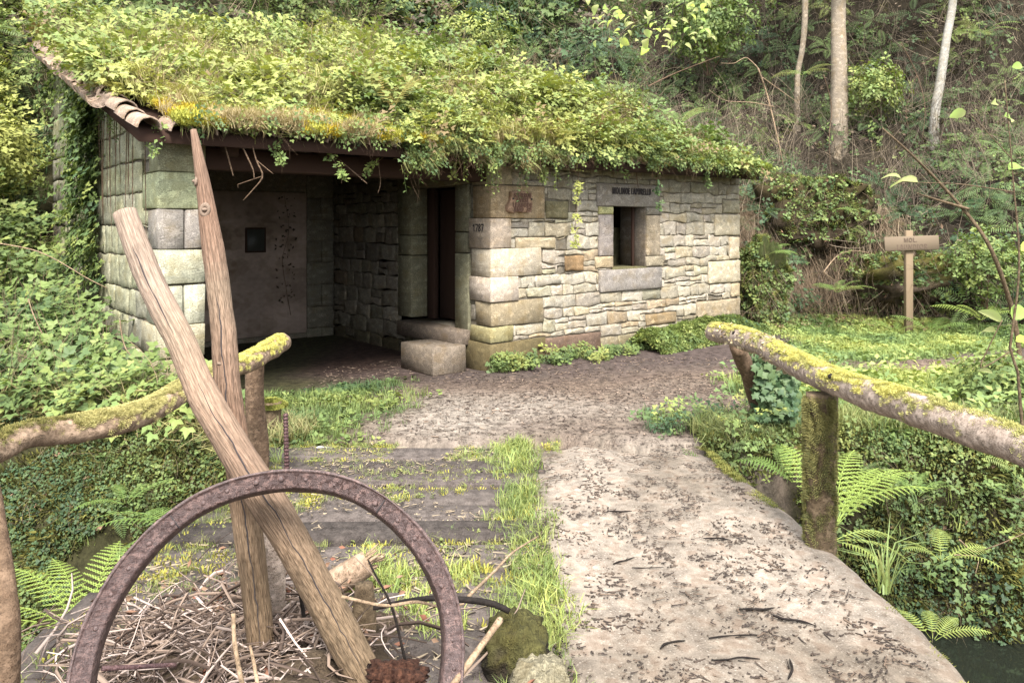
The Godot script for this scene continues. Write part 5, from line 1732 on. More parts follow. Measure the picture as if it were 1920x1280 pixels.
func build_left_growth() -> void:
	rng.seed = 111
	var T := house.transform
	var out := (T.basis * Vector3(-1, 0, 0)).normalized()
	# ivy curtain on the left wall
	var h := Heap.new()
	for i in 5200:
		var t := rr(0.9, 5.3)
		var hi := roof_under(-t) + 0.2
		var band := exp(-pow((t - 2.55) / 0.50, 2.0)) * 1.05 + exp(-pow((t - 5.6) / 0.45, 2.0)) * 1.1 + exp(-pow((t - 1.3) / 0.3, 2.0)) * 0.2
		var y := hi - 2.3 * pow(rng.randf(), 1.3)
		var k := band + ss(hi - 0.5, hi, y) * 0.9 + n2.get_noise_2d(t * 40.0, y * 14.0) * 0.5
		if t > 3.7 and t < 4.9 and y < 2.5: k -= 0.8
		if k < 0.62: continue
		var p := T * Vector3(-3.62 - rr(0.0, 0.22) * minf(band + 0.25, 1.0), y, -t)
		var c := green(clampf(rr(0.0, 0.6), 0, 1), rr(0.7, 1.1))
		var q := rng.randf()
		if q < 0.55: h.add("ivy", Transform3D(face(out + Vector3(0, 0.5, 0), 0.5, rr(0.8, 1.4)), p), c)
		elif q < 0.8: h.add("bramble", Transform3D(face(out + Vector3(0, 0.6, 0), 0.6, rr(0.5, 0.9)), p), green(rr(0.3, 0.8), 1.0))
		else: h.add("hanging", Transform3D(Basis(Vector3.UP, rr(0, TAU)) * Basis.from_scale(Vector3.ONE * rr(0.4, 0.8)), p), c)
	var g := thing("wall_ivy", "dark ivy curtain hanging down the mossy left side wall of the mill", "ivy", Vector3.ZERO, 0.0, "", "stuff")
	pour(h, g, NAMES, MATS)
	var st := newst()
	for i in 26:
		var t := rr(0.15, 3.4)
		var y1 := roof_under(-t) + 0.1
		var p0 := T * Vector3(-3.605, y1, -t)
		var p1 := T * Vector3(-3.61, y1 - rr(0.6, 1.7), -t + rr(-0.12, 0.12))
		tube(st, curve([p0, p0.lerp(p1, 0.5) + T.basis * Vector3(-0.01, 0, rr(-0.05, 0.05)), p1], 8), [0.005, 0.004, 0.002], 5, 0.2)
	put("creeper_stems", done(st), M.bark_brown, g).set_meta("kind", "stuff")
	# bramble thicket in front of that wall
	h = Heap.new()
	for i in 30000:
		var x := rr(-9.5, -2.45)
		var d := rr(6.0, 13.5)
		var q0 := to_house(x, d)
		if q0.x > -3.75 and q0.y > -0.4: continue
		if q0.x > -3.9 and q0.y > -0.25: continue
		var away := ss(-2.5, -4.6, x)
		var tall := (0.14 + 0.62 * away + 1.2 * ss(-4.9, -6.2, x)) * ss(6.0, 7.6, d - 0.3 * away) + 0.12
		tall *= 1.0 - 0.55 * ss(-3.55, -3.9, q0.x) * ss(-5.2, -4.3, q0.x) * ss(1.0, 2.2, q0.y)      # lower where the wall shows
		tall += (n2.get_noise_2d(x * 16.0, d * 16.0) * 0.45 + n2.get_noise_2d(x * 50.0, d * 50.0) * 0.2) * ss(0.2, 1.0, tall)
		if x < -6.0: tall += 0.9 * ss(-6.0, -8.0, x)
		var f := pow(rng.randf(), 0.5)
		var p := P(x, d, maxf(tall, 0.05) * f)
		if not near_view(p): continue
		var tone := 0.42 + 0.3 * n2.get_noise_2d(x * 10.0, d * 10.0) + rr(-0.25, 0.25) + 0.35 * ss(1.2, 2.4, p.y)
		var c := green(clampf(tone, 0, 1), rr(0.8, 1.15))
		var q := rng.randf()
		var n := Vector3(-0.05, 0.9, 0.45)
		if q < 0.62: h.add("bramble", Transform3D(face(n, 0.55, rr(0.8, 1.35)), p), c)
		elif q < 0.86: h.add("cluster", Transform3D(face(n, 0.6, rr(0.8, 1.3)), p), c)
		elif q < 0.93: h.add("ivy", Transform3D(face(n, 0.6, rr(0.8, 1.2)), p), c)
		else: h.add("vine%d" % (i % 3), Transform3D(face(Vector3.UP, 0.8, rr(0.5, 0.9)), P(x, d, tall * f * 0.6)), lin(0.22, 0.16, 0.10) * rr(0.6, 1.3))
	g = thing("bramble_thicket", "leafy bramble thicket on the left bank in front of the side wall", "brambles", Vector3.ZERO, 0.0, "", "stuff")
	pour(h, g, NAMES, MATS)
	for k in [["arching_cane", "thin pale arching cane across the bramble thicket at the far left", [[-10, 455], [60, 468], [110, 490], [160, 520], [200, 540]], 7.3], ["arching_cane", "reddish cane slanting through the middle of the left thicket", [[52, 560], [62, 590], [78, 625], [88, 645]], 6.6], ["arching_cane", "pale hooked cane beside the pillar's foot in the thicket", [[224, 600], [228, 630], [236, 655], [250, 672]], 6.4]]:
		var pts := []
		for q in k[2]: pts.append(at(q[0], q[1], k[3]))
		tag(put(k[0], tube_mesh(curve(pts, 14), [0.006, 0.005, 0.004], 6, 0.1), M.deadwood), k[1], "cane", "canes in the left thicket")

func build_hill() -> void:
	rng.seed = 121
	var green_h := Heap.new()
	var right_h := Heap.new()
	for i in 120000:
		var x := rr(-17.0, 17.0)
		var d := 6.0 + 22.0 * rng.randf()
		var e := d - foot(x)
		if e < -0.15 or e > 14.5: continue
		var q0 := to_house(x, d)
		if q0.x > -3.7 and q0.x < 4.95 and q0.y < 5.9: continue
		var y0 := height(x, d)
		if not near_view(Vector3(x, y0 + 0.3, -d)): continue
		# how far along to the brown right-hand slope: 0 lush, 1 brown
		var brown := ss(0.2, 2.6, x - (d - 14.0) * 0.18 + n2.get_noise_2d(x * 7.0, d * 7.0) * 1.6)
		var lump := n2.get_noise_2d(x * 9.0, d * 9.0)
		var lump2 := n2.get_noise_2d(x * 30.0, d * 30.0)
		var nn := (slope(x, d) + Vector3(0, 0.5, 0.25)).normalized()
		var far := d / 14.0
		var q := rng.randf()
		if rng.randf() > brown:
			var tall := 0.25 + 0.75 * clampf(0.5 + lump * 1.6, 0, 1) + 0.25 * lump2
			var p := Vector3(x, y0, -d) + nn * maxf(tall, 0.05) * pow(rng.randf(), 0.5)
			var tone := 0.34 + 0.5 * n2.get_noise_2d(x * 6.0 + 70.0, d * 6.0) + rr(-0.28, 0.25) + 0.18 * ss(-2.0, -9.0, x)
			var c := green(clampf(tone, 0, 1), rr(0.6, 1.05))
			if lump < -0.16 and rng.randf() < 0.5: continue
			if lump < -0.22 and q < 0.5: c = lin(0.13, 0.10, 0.065) * rr(0.6, 1.2)
			var sp := n2.get_noise_2d(x * 8.0 + 900.0, d * 8.0)
			if sp > 0.2 and q < 0.75:
				green_h.add("shoot", Transform3D(face(nn + Vector3(0, 0.6, 0), 0.6, rr(0.6, 1.1) * far), p - nn * 0.15), green(clampf(tone - 0.15, 0, 1), rr(0.8, 1.15)))
				continue
			if sp < -0.2 and q < 0.75:
				green_h.add("ivy", Transform3D(face(nn, 0.7, rr(0.9, 1.6) * far), p), green(clampf(tone - 0.35, 0, 1), rr(0.6, 1.0)))
				continue
			if q < 0.40: green_h.add("bramble", Transform3D(face(nn, 0.7, rr(1.0, 1.7) * far), p), c)
			elif q < 0.74: green_h.add("cluster", Transform3D(face(nn, 0.7, rr(0.9, 1.7) * far), p), c)
			elif q < 0.84: green_h.add("ivy", Transform3D(face(nn, 0.7, rr(0.8, 1.5) * far), p), c)
			elif q < 0.89: green_h.add("shoot", Transform3D(face(Vector3.UP, 0.4, rr(0.8, 1.5) * far), p), c)
			elif q < 0.93: green_h.add("fern_far", Transform3D(face(nn, 0.3, rr(0.7, 1.2)), p), c)
			else: green_h.add("vine%d" % (i % 3), Transform3D(face(nn, 0.9, rr(0.7, 1.5)), p), lin(0.26, 0.20, 0.13) * rr(0.6, 1.3))
		else:
			var p := Vector3(x, y0, -d) + nn * rr(0.0, 0.35 + 0.3 * clampf(lump, 0, 1))
			var leafy := ss(-0.02, 0.3, lump + lump2 * 0.4) + 0.55 * ss(6.4, 8.5, x) * ss(3.5, 0.5, e)
			if q < 0.17:
				right_h.add("vine%d" % (i % 3), Transform3D(face(nn + Vector3(0, rr(-0.8, 0.6), 0), 0.7, rr(0.6, 1.5)), p), (lin(0.13, 0.10, 0.075) if rng.randf() < 0.7 else lin(0.30, 0.235, 0.165)) * rr(0.5, 1.2))
			elif q < 0.32:
				right_h.add("litter", Transform3D(face(nn, 0.6, rr(0.8, 1.5)), p - nn * 0.1), lin(0.13, 0.085, 0.055).lerp(lin(0.22, 0.165, 0.12), rng.randf()) * rr(0.6, 1.2))
			elif q < 0.40: right_h.add("moss", Transform3D(face(nn, 0.4, rr(2.5, 5.0)), Vector3(x, y0 + 0.02, -d)), lin(0.13, 0.125, 0.035).lerp(lin(0.07, 0.06, 0.03), rng.randf()))
			elif rng.randf() < leafy * 0.85 + 0.34:
				var c := green(clampf(0.22 + 0.5 * n2.get_noise_2d(x * 8.0, d * 8.0 + 40.0) + rr(-0.2, 0.3), 0, 1), rr(0.7, 1.1))
				if q < 0.66: right_h.add("ivy", Transform3D(face(nn, 0.6, rr(0.7, 1.4)), p), c)
				elif q < 0.86: right_h.add("cluster", Transform3D(face(nn, 0.7, rr(0.7, 1.4)), p), c)
				elif q < 0.94: right_h.add("bramble", Transform3D(face(nn, 0.7, rr(0.7, 1.2)), p), c)
				else: right_h.add("fern_far", Transform3D(face(nn, 0.3, rr(0.6, 1.1)), p), c)
	var g := thing("hillside_greenery", "lush mass of shrubs and brambles on the slope behind the mill roof", "undergrowth", Vector3.ZERO, 0.0, "", "stuff")
	pour(green_h, g, NAMES, MATS)
	# roots and dead grass hanging over the rock right of the house
	for i in 1500:
		var x := rr(3.7, 6.4)
		var d := foot(x) + rr(0.1, 1.3)
		var y := height(x, d) + rr(0.0, 0.35)
		right_h.add("vine%d" % (i % 3), Transform3D(face(Vector3(0.05, -1, 0.25), 0.25, rr(0.4, 1.0)), Vector3(x, y, -d + 0.15)), (lin(0.20, 0.14, 0.09) if i % 3 else lin(0.33, 0.26, 0.17)) * rr(0.6, 1.2))
	for i in 1300:                              # dead leaf litter at the foot of the slope
		var x := rr(4.0, 6.6)
		var d := foot(x) + rr(-0.75, 0.25)
		right_h.add("litter", Transform3D(face(Vector3.UP, 0.5, rr(0.7, 1.4)), P(x, d, 0.02)), lin(0.19, 0.085, 0.05).lerp(lin(0.30, 0.20, 0.14), rng.randf()) * rr(0.6, 1.2))
	for label in rock_at:
		if not (label.contains("hollow behind") or label.contains("right corner") or label.contains("hanging roots")): continue
		var ra: Array = rock_at[label]
		var gaps := 0.15 if label.contains("right corner") else 0.06
		for i in 4200:
			var ii := rng.randi() % int(ra[2])
			var jj := 1 + rng.randi() % 13
			var p0: Vector3 = ra[0].call(ii, jj)
			var p1: Vector3 = ra[0].call(ii + 1, jj)
			var p2: Vector3 = ra[0].call(ii, jj + 1)
			var nn := (p2 - p0).cross(p1 - p0).normalized()
			if nn.dot(p0) < 0.0: nn = -nn
			var p: Vector3 = p0.lerp(p1, rng.randf()).lerp(p2, rng.randf() * 0.7) + ra[1]
			if n2.get_noise_3dv(p * 9.0) > gaps + 0.25 * nn.y: continue
			var q := rng.randf()
			if q < 0.35: right_h.add("moss", Transform3D(face(nn, 0.4, rr(2.0, 4.0)), p), lin(0.15, 0.15, 0.035).lerp(lin(0.07, 0.09, 0.025), rng.randf()))
			elif q < 0.62: right_h.add("ivy", Transform3D(face(nn + Vector3(0, 0.4, 0), 0.5, rr(0.6, 1.1)), p), green(rr(0.1, 0.6), rr(0.7, 1.1)))
			elif q < 0.85: right_h.add("clover", Transform3D(face(nn + Vector3(0, 0.4, 0), 0.5, rr(1.0, 2.2)), p), green(rr(0.2, 0.7), rr(0.7, 1.1)))
			elif q < 0.93: right_h.add("litter", Transform3D(face(nn, 0.6, rr(0.7, 1.2)), p), lin(0.22, 0.13, 0.08) * rr(0.6, 1.2))
			else: right_h.add("vine%d" % (i % 3), Transform3D(face(Vector3(0, -1, 0.3), 0.5, rr(0.3, 0.6)), p), lin(0.2, 0.14, 0.09) * rr(0.6, 1.2))
	g = thing("slope_tangle", "brown tangle of dead stems, ivy and fallen leaves on the right slope", "undergrowth", Vector3.ZERO, 0.0, "", "stuff")
	pour(right_h, g, NAMES, MATS)
	# single shrubs that stand out
	var shrubs := [["blue-green bushy shrub on the hillside above the middle of the roof", 610, 60, 17.0, 1.1, 0.15, "shoot", 420], ["fresh green shrub high on the slope above the roof's right part", 880, 90, 17.5, 1.3, 0.70, "cluster", 650], ["pale leaved shrub beside the thick bare trunk on the right slope", 1640, 165, 15.2, 0.65, 0.62, "cluster", 300],
		["dark broad shrub at the very top left of the hillside", 330, 30, 17.5, 1.5, 0.30, "cluster", 700], ["yellow-green shrub at the left edge beside the ivy clad wall", -25, 290, 9.6, 0.6, 0.95, "bramble", 420], ["leafy shrub at the top right of centre behind hanging leaves", 1330, 45, 17.5, 1.3, 0.45, "cluster", 600], ["bright shrub behind the roof's left verge tiles", 130, 70, 13.5, 1.0, 0.85, "bramble", 480],
		["low leafy shrub right of the boulder beside the arched sapling", 1850, 500, 11.4, 0.75, 0.5, "cluster", 420], ["leafy weed bush near the right edge beyond the handrail", 1880, 745, 6.6, 0.42, 0.5, "bramble", 260], ["light green shrub high above the roof's middle", 740, 25, 18.5, 1.2, 0.8, "bramble", 500]]
	for s in shrubs:
		var c := at(s[1], s[2], s[3])
		var t := thing("shrub", s[0], "shrub", c, 0.0, "shrubs of the slope")
		var hp := Heap.new()
		for i in s[7]:
			var v := Vector3(rng.randfn(0, 1), rng.randfn(0, 1) * 0.8, rng.randfn(0, 1)).normalized()
			var r: float = s[4] * pow(rng.randf(), 0.4) * (0.75 + 0.5 * n2.get_noise_3dv(v * 60.0 + c))
			hp.add(s[6], Transform3D(face(v + Vector3(0, 0.6, 0), 0.6, rr(0.9, 1.6) * maxf(s[3] / 15.0, 0.6)), v * r), green(clampf(s[5] + rr(-0.2, 0.2), 0, 1), rr(0.8, 1.15)))
		pour(hp, t, {s[6]: "leaves"}, MATS)
		var st := newst()
		for i in 7: sliver(st, Vector3(rr(-.1, .1), -s[4] * 0.9, rr(-.1, .1)), Vector3(rr(-.6, .6), rr(-0.1, .6), rr(-.5, .5)) * s[4], 0.012, Vector3.ZERO, 3)
		put("stem", done(st, false), M.bark_brown, t)

func build_trees() -> void:
	rng.seed = 131
	var list := [["tree", "thick pale brown bare trunk standing on the right slope", [at(1573, 300, 15.3), at(1574, 180, 15.4), at(1573, 60, 15.6), at(1571, -80, 15.9), at(1560, -420, 16.4)], [0.17, 0.145, 0.135, 0.12, 0.08], "bark_tree"],
		["tree", "slender white birch leaning right near the top right corner", [at(1752, 235, 14.6), at(1764, 150, 14.7), at(1776, 70, 14.9), at(1790, -20, 15.2), at(1830, -380, 15.8)], [0.085, 0.075, 0.068, 0.06, 0.035], "bark_birch"],
		["tree", "thin grey trunk left of the thick pale one, high on the slope", [at(1496, 145, 16.4), at(1505, 90, 16.4), at(1510, 0, 16.5), at(1506, -280, 16.8)], [0.055, 0.065, 0.06, 0.035], "bark_tree"]]
	for k in list:
		var t := thing(k[0], k[1], "tree", k[2][0], 0.0, "trees of the slope")
		var pts := []
		for p in k[2]: pts.append(p - k[2][0])
		pts.insert(0, Vector3(0, -1.4, 0))
		var rad: Array = k[3].duplicate()
		rad.insert(0, rad[0] * 1.25)
		put("trunk", tube_mesh(curve(pts, 40), rad, 16, 0.10), M[k[4]], t)
		if k[4] == "bark_birch":
			var st := newst()
			for i in 90:
				var c := curve(pts, 60)
				var q := int(rr(8, 44))
				var a := rr(-0.4, 3.5)
				var rd := lerpf(0.083, 0.055, q / 60.0)
				tube(st, PackedVector3Array([c[q] + Vector3(cos(a) * rd, 0, sin(a) * rd), c[q] + Vector3(cos(a + 0.8) * rd, rr(-.01, .01), sin(a + 0.8) * rd)]), [0.012, 0.006], 5)
			put("bark_scars", done(st, false), M.black_bark, t)
		var tip: Vector3 = pts[pts.size() - 1]
		var hp := Heap.new()
		var st2 := newst()
		for b in 9:
			var from: Vector3 = pts[pts.size() - 2].lerp(tip, rr(-0.1, 1.0))
			var to: Vector3 = from + Vector3(rr(-1.6, 1.6), rr(0.2, 1.1), rr(-1.0, 1.2))
			sliver(st2, from, to, 0.022, Vector3(0, 0.15, 0), 4)
			for i in 55:
				var p := from.lerp(to, rr(0.35, 1.1)) + Vector3(rr(-.35, .35), rr(-.3, .3), rr(-.35, .35))
				hp.add("cluster", Transform3D(face(Vector3.UP, 0.8, rr(1.0, 1.7)), p), green(rr(0.45, 0.9), rr(0.8, 1.1)))
		put("limbs", done(st2, false), M.bark_brown, t)
		pour(hp, t, {"cluster": "crown"}, MATS)
	# leafy twig on the thick trunk
	# dead branches and bent saplings
	var bare := [["dead_branch", "pale bare dead branch hanging on the slope right of the roof", [[[1422, 128], [1438, 175], [1452, 230], [1464, 285], [1474, 338]], [[1452, 200], [1410, 192], [1360, 188], [1330, 168]], [[1424, 130], [1400, 108], [1378, 118], [1352, 118]], [[1430, 145], [1465, 170], [1500, 195]]], 14.0, 0.016, "deadwood"],
		["bent_sapling", "long arched bare sapling bending over from the right edge", [[[1918, 720], [1905, 610], [1880, 520], [1850, 450], [1812, 398], [1760, 340], [1705, 285], [1655, 240]], [[1818, 392], [1760, 375], [1720, 362]]], 9.2, 0.030, "bark_mossy"],
		["dead_branch", "dark thin dead branch lying on the slope above the roof's right end", [[[1215, 162], [1260, 140], [1310, 120], [1350, 105]]], 14.8, 0.014, "bark_brown"],
		["dead_branch", "small bare twig sticking out above the leaf litter at the hollow", [[[1545, 510], [1570, 480], [1600, 470], [1630, 474]], [[1545, 510], [1590, 545]]], 11.9, 0.010, "deadwood"],
		["dead_branch", "curved pale stem drooping on the lower right stream bank", [[[1800, 1012], [1830, 1034], [1870, 1022], [1925, 998]], [[1790, 1040], [1835, 1045], [1830, 1075]]], 4.9, 0.006, "deadwood"],
		["dead_branch", "thin hanging vine stem right of the bare dead branch", [[[1545, 140], [1560, 200], [1555, 260], [1560, 330]]], 13.6, 0.008, "bark_brown"],
		["dead_branch", "thin forked vine stem beside the birch trunk", [[[1690, 80], [1720, 140], [1735, 200], [1730, 260]], [[1720, 140], [1700, 200], [1704, 240]]], 14.0, 0.009, "bark_brown"],
		["dead_branch", "bare stems lying at the top left above the roof", [[[440, 0], [480, 14], [520, 32]], [[470, 8], [515, 12], [560, 10]]], 15.5, 0.018, "deadwood"]]
	for k in bare:
		var st := newst()
		for br in k[2]:
			var pts := []
			for i in br.size(): pts.append(at(br[i][0], br[i][1], k[3] + 0.12 * sin(i * 1.7)))
			var r0: float = k[4] * (1.0 if br == k[2][0] else 0.6)
			tube(st, curve(pts, 24), [r0, r0 * 0.85, r0 * 0.6, r0 * 0.35], 8, 0.1)
		var o := put(k[0], done(st), M[k[5]])
		tag(o, k[1], "branch", "bare branches")
	# branch with big yellow-green leaves that hangs into the top of the picture
	var ob := thing("overhanging_branch", "thin dark branch with big yellow-green leaves hanging in from above", "branch")
	var st3 := newst()
	var D := 8.6
	tube(st3, curve([at(1330, -260, D), at(1300, -60, D), at(1282, 10, D), at(1278, 60, D)], 14), [0.014, 0.010, 0.006, 0.003], 6)
	tube(st3, curve([at(1282, 5, D), at(1240, 30, D), at(1190, 52, D), at(1150, 66, D)], 12), [0.008, 0.006, 0.003], 6)
	tube(st3, curve([at(1310, -110, D), at(1200, -60, D), at(1120, -10, D)], 12), [0.008, 0.006, 0.003], 6)
	put("twigs", done(st3), M.black_bark, ob)
	for i in 84:
		if i < 3:
			LF["big%d" % i] = big_leaf([0.78, 0.70, 0.62][i], [0.15, 0.25, 0.1][i])
			for v in 2:
				var lm: StandardMaterial3D = M.leaf.duplicate()
				lm.vertex_color_use_as_albedo = false
				lm.albedo_color = (lin(0.26, 0.33, 0.05) if v else lin(0.17, 0.26, 0.05)).linear_to_srgb()
				M["big_leaf%d" % v] = lm
		var px := rr(1100, 1330)
		var py := lerpf(0, 90, rng.randf()) - absf(px - 1220) * 0.25 + 12
		var o := put("leaf", LF["big%d" % (i % 3)], M["big_leaf%d" % (i % 2)], ob)
		o.transform = Transform3D(Basis(Vector3.UP, rr(0, TAU)) * Basis(Vector3.BACK, rr(-0.9, 0.2)) * Basis(Vector3.RIGHT, rr(-1.1, 0.5)) * Basis.from_scale(Vector3.ONE * rr(0.07, 0.125)), at(px, py, D + rr(-0.35, 0.35)))
	# sapling by the right edge with a few large leaves
	var sp := thing("leafy_sapling", "slim sapling with few large bright leaves at the right edge", "sapling")
	var d2 := 4.3
	var st4 := newst()
	tube(st4, curve([at(1925, 900, d2), at(1908, 690, d2), at(1895, 660, d2), at(1912, 500, d2), at(1900, 330, d2), at(1885, 150, d2)], 30), [0.010, 0.008, 0.006, 0.004, 0.003], 7)
	tube(st4, curve([at(1903, 360, d2), at(1800, 345, d2), at(1720, 342, d2), at(1668, 338, d2)], 16), [0.004, 0.003, 0.002], 6)
	tube(st4, curve([at(1900, 300, d2), at(1850, 245, d2), at(1822, 215, d2)], 10), [0.003, 0.002], 6)
	tube(st4, curve([at(1893, 660, d2), at(1840, 690, d2), at(1880, 600, d2)], 10), [0.004, 0.003], 6)
	put("stem", done(st4), M.bark_mossy, sp)
	for k in [[1722, 342, PI, 0.16, -0.05, 0.25], [1690, 334, PI * 0.9, 0.10, 0.2, 0.2], [1812, 208, 2.4, 0.085, -0.3, 1.2], [1868, 192, 1.2, 0.085, 0.1, 1.2], [1884, 218, 0.5, 0.09, -0.2, 0.9], [1898, 126, 0.3, 0.085, 0.2, 1.3], [1892, 318, 0.4, 0.15, 0.1, 0.5], [1880, 604, 2.6, 0.13, 0.5, 0.9], [1900, 600, 0.5, 0.14, 0.7, 0.8], [1868, 622, 3.4, 0.12, 0.0, 0.6], [1905, 640, 0.1, 0.12, -0.1, 0.5], [1915, 470, 0.3, 0.12, 0.3, 0.8], [1862, 700, 2.8, 0.08, 0.2, 0.7]]:
		var o := put("leaf", LF["big%d" % (int(k[0]) % 3)], M["big_leaf%d" % (int(k[0]) % 2)], sp)
		o.transform = Transform3D(Basis(Vector3.UP, k[2]) * Basis(Vector3.BACK, k[4]) * Basis(Vector3.RIGHT, k[5]) * Basis.from_scale(Vector3(k[3], k[3], k[3] * 0.85)), at(k[0], k[1], d2))

func build_ground_growth() -> void:
	rng.seed = 141
	# --- grass
	var lawns := [["grass", "soft green grass between porch front and left handrail", -3.3, 0.2, 5.45, 9.2, 9000], ["grass", "tall grass and weeds beyond the right handrail before the path", 1.8, 6.2, 5.5, 8.6, 9500], ["grass", "smooth lawn strip at the foot of the wooden sign", 2.8, 8.6, 8.4, 13.0, 15000]]
	for k in lawns:
		var h := Heap.new()
		for i in k[6]:
			var x := rr(k[2], k[3])
			var d := rr(k[4], k[5])
			var q0 := to_house(x, d)
			if q0.x > -3.7 and q0.x < 4.9 and q0.y > 0.05: continue
			if rng.randf() > in_grass(x, d) * (0.55 if k[2] == -3.3 else 1.0) or d > foot(x) + 0.1: continue
			var p := P(x, d, -0.005)
			var c := green(clampf(0.55 + 0.5 * n2.get_noise_2d(x * 12.0, d * 12.0) + rr(-0.2, 0.25) - (0.2 if k[2] == -3.3 else 0.0), 0, 1), rr(1.0, 1.35) * (0.75 if k[2] == -3.3 else 1.0))
			var q := rng.randf()
			if q < 0.75: h.add("grass%d" % (i % 3), Transform3D(face(Vector3.UP, 0.2, rr(0.5, 1.05) * (1.35 if k[5] == 8.6 else 1.0)), p), c)
			elif q < 0.9: h.add("clover", Transform3D(face(Vector3.UP, 0.3, rr(1.2, 2.4)), p + Vector3(0, 0.02, 0)), c)
			elif q < 0.94 and k[5] == 8.6: h.add("cluster", Transform3D(face(Vector3.UP, 0.4, rr(0.8, 1.3)), p + Vector3(0, rr(0.05, 0.2), 0)), c)
			else: h.add("cluster", Transform3D(face(Vector3.UP, 0.4, rr(0.4, 0.7)), p + Vector3(0, 0.03, 0)), c)
		var g := thing(k[0], k[1], "grass", Vector3.ZERO, 0.0, "", "stuff")
		pour(h, g, NAMES, MATS)
	# grass on the bridge: along the concrete edge and in the seams
	var h := Heap.new()
	for i in 9500:
		var d := rr(2.3, 5.75)
		var x := rr(-1.75, 0.35)
		var edge := 0.17 - 0.10 * ss(3.4, 5.7, d)
		var w := n2.get_noise_2d(x * 22.0, d * 22.0)
		var a := ss(-0.30 - 0.12 * ss(4.4, 5.6, d), 0.0, x - edge + w * 0.25) * ss(0.10, 0.0, x - edge + w * 0.10)
		var b := ss(0.14, 0.32, n2.get_noise_2d(x * 14.0 + 40.0, d * 34.0)) * 0.55 * ss(0.2, -0.1, x)
		b = maxf(b, ss(0.0, 0.22, n2.get_noise_2d(x * 9.0 + 240.0, d * 30.0)) * 0.35 * ss(0.2, -0.1, x))
		b = maxf(b, ss(5.0, 5.35, d) * ss(-0.05, 0.12, w) * 0.8)
		if x < -1.5: b = maxf(b, 0.6)
		if rng.randf() > maxf(a, b): continue
		var c := green(clampf(rr(0.35, 0.85), 0, 1), rr(0.8, 1.15)).lerp(lin(0.30, 0.26, 0.11), rr(0.0, 0.5) if b > a else 0.05)
		var q := rng.randf()
		var p := Vector3(x, 0.03, -d)
		if q < 0.62: h.add("grass%d" % (i % 3), Transform3D(face(Vector3.UP, 0.3, rr(0.35, 0.95) * (1.0 if a > b else 0.55)), p), c)
		elif q < 0.80: h.add("clover", Transform3D(face(Vector3.UP, 0.3, rr(0.35, 0.8)), p + Vector3(0, 0.01, 0)), c * 0.8)
		else: h.add("moss", Transform3D(face(Vector3.UP, 0.3, rr(1.0, 2.2)), p), lin(0.32, 0.29, 0.06))
	for k in [[1040, 1140, 0.9], [1000, 1120, 1.0], [985, 880, 1.1], [950, 850, 1.0], [880, 860, 0.8], [700, 1060, 0.9], [1060, 1180, 0.9], [720, 1100, 1.0], [640, 1120, 0.8], [780, 1150, 0.9], [830, 1190, 0.8], [700, 1180, 0.7], [860, 1080, 0.8], [760, 1080, 0.7], [600, 1170, 0.6], [820, 1110, 0.7]]:
		var d: float = 1.62 * FOCAL / (k[1] - 420.0)
		for i in 14:
			h.add("grass%d" % (i % 3), Transform3D(face(Vector3.UP, 0.25, rr(0.8, 1.4) * k[2]), at(k[0] + rr(-26, 26), k[1] + 10, d) + Vector3(0, 0, rr(-.05, .05))), green(rr(0.5, 0.95), 1.2))
	var g := thing("bridge_grass", "bright grass growing along the concrete edge and between the sleepers", "grass", Vector3.ZERO, 0.0, "", "stuff")
	pour(h, g, NAMES, MATS)
	# weeds along the foot of the house
	h = Heap.new()
	var T := house.transform
	for i in 1700:
		var s := rr(-0.1, 4.9)
		var z := rr(0.04, 0.62) * (0.5 + 0.5 * ss(0.0, 1.0, s))
		var w := n2.get_noise_2d(s * 30.0, z * 30.0)
		if z > 0.34 + w * 0.9 or w < -0.10: continue
		var tall := 0.04 + 0.11 * clampf(0.5 + w * 2.0, 0, 1) * ss(0.6, 0.1, z)
		var p := T * Vector3(s, rr(0.0, tall) + 0.01, z)
		var c := green(clampf(0.28 + w + rr(-0.2, 0.25), 0, 1), rr(0.6, 0.95))
		var q := rng.randf()
		if q < 0.45: h.add("cluster", Transform3D(face(Vector3(0.2, 1, 0.5), 0.5, rr(0.35, 0.65)), p), c)
		elif q < 0.8: h.add("clover", Transform3D(face(Vector3(0.2, 1, 0.5), 0.4, rr(1.0, 2.0)), p), c)
		else: h.add("grass%d" % (i % 3), Transform3D(face(Vector3.UP, 0.3, rr(0.6, 1.1)), T * Vector3(s, 0, z)), c)
	for i in 5200:                               # the mossy bank at the right part of the wall
		var a := rr(-1.0, 1.0)
		var b := rr(0.0, PI)
		var p := T * Vector3(3.55 + a * 1.25, 0.02 + (0.23 + 0.12 * n2.get_noise_1d(a * 60.0)) * sin(b) * sqrt(maxf(0.05, 1.0 - a * a * 0.8)) + rr(-0.04, 0.03), 0.28 + cos(b) * 0.30)
		var nn := T.basis * Vector3(0, sin(b), cos(b))
		var c := green(clampf(0.40 + 0.6 * n2.get_noise_3dv(p * 25.0) + rr(-0.15, 0.25), 0, 1), rr(0.7, 1.1))
		if rng.randf() < 0.5: h.add("clover", Transform3D(face(nn + Vector3.UP * 0.3, 0.5, rr(0.7, 1.5)), p), c)
		else: h.add("moss", Transform3D(face(nn, 0.5, rr(1.5, 3.0)), p), lin(0.10, 0.13, 0.03) * rr(0.6, 1.5))
	g = thing("wall_foot_weeds", "nettles and small weeds along the foot of the stone front wall", "weeds", Vector3.ZERO, 0.0, "", "stuff")
	pour(h, g, NAMES, MATS)
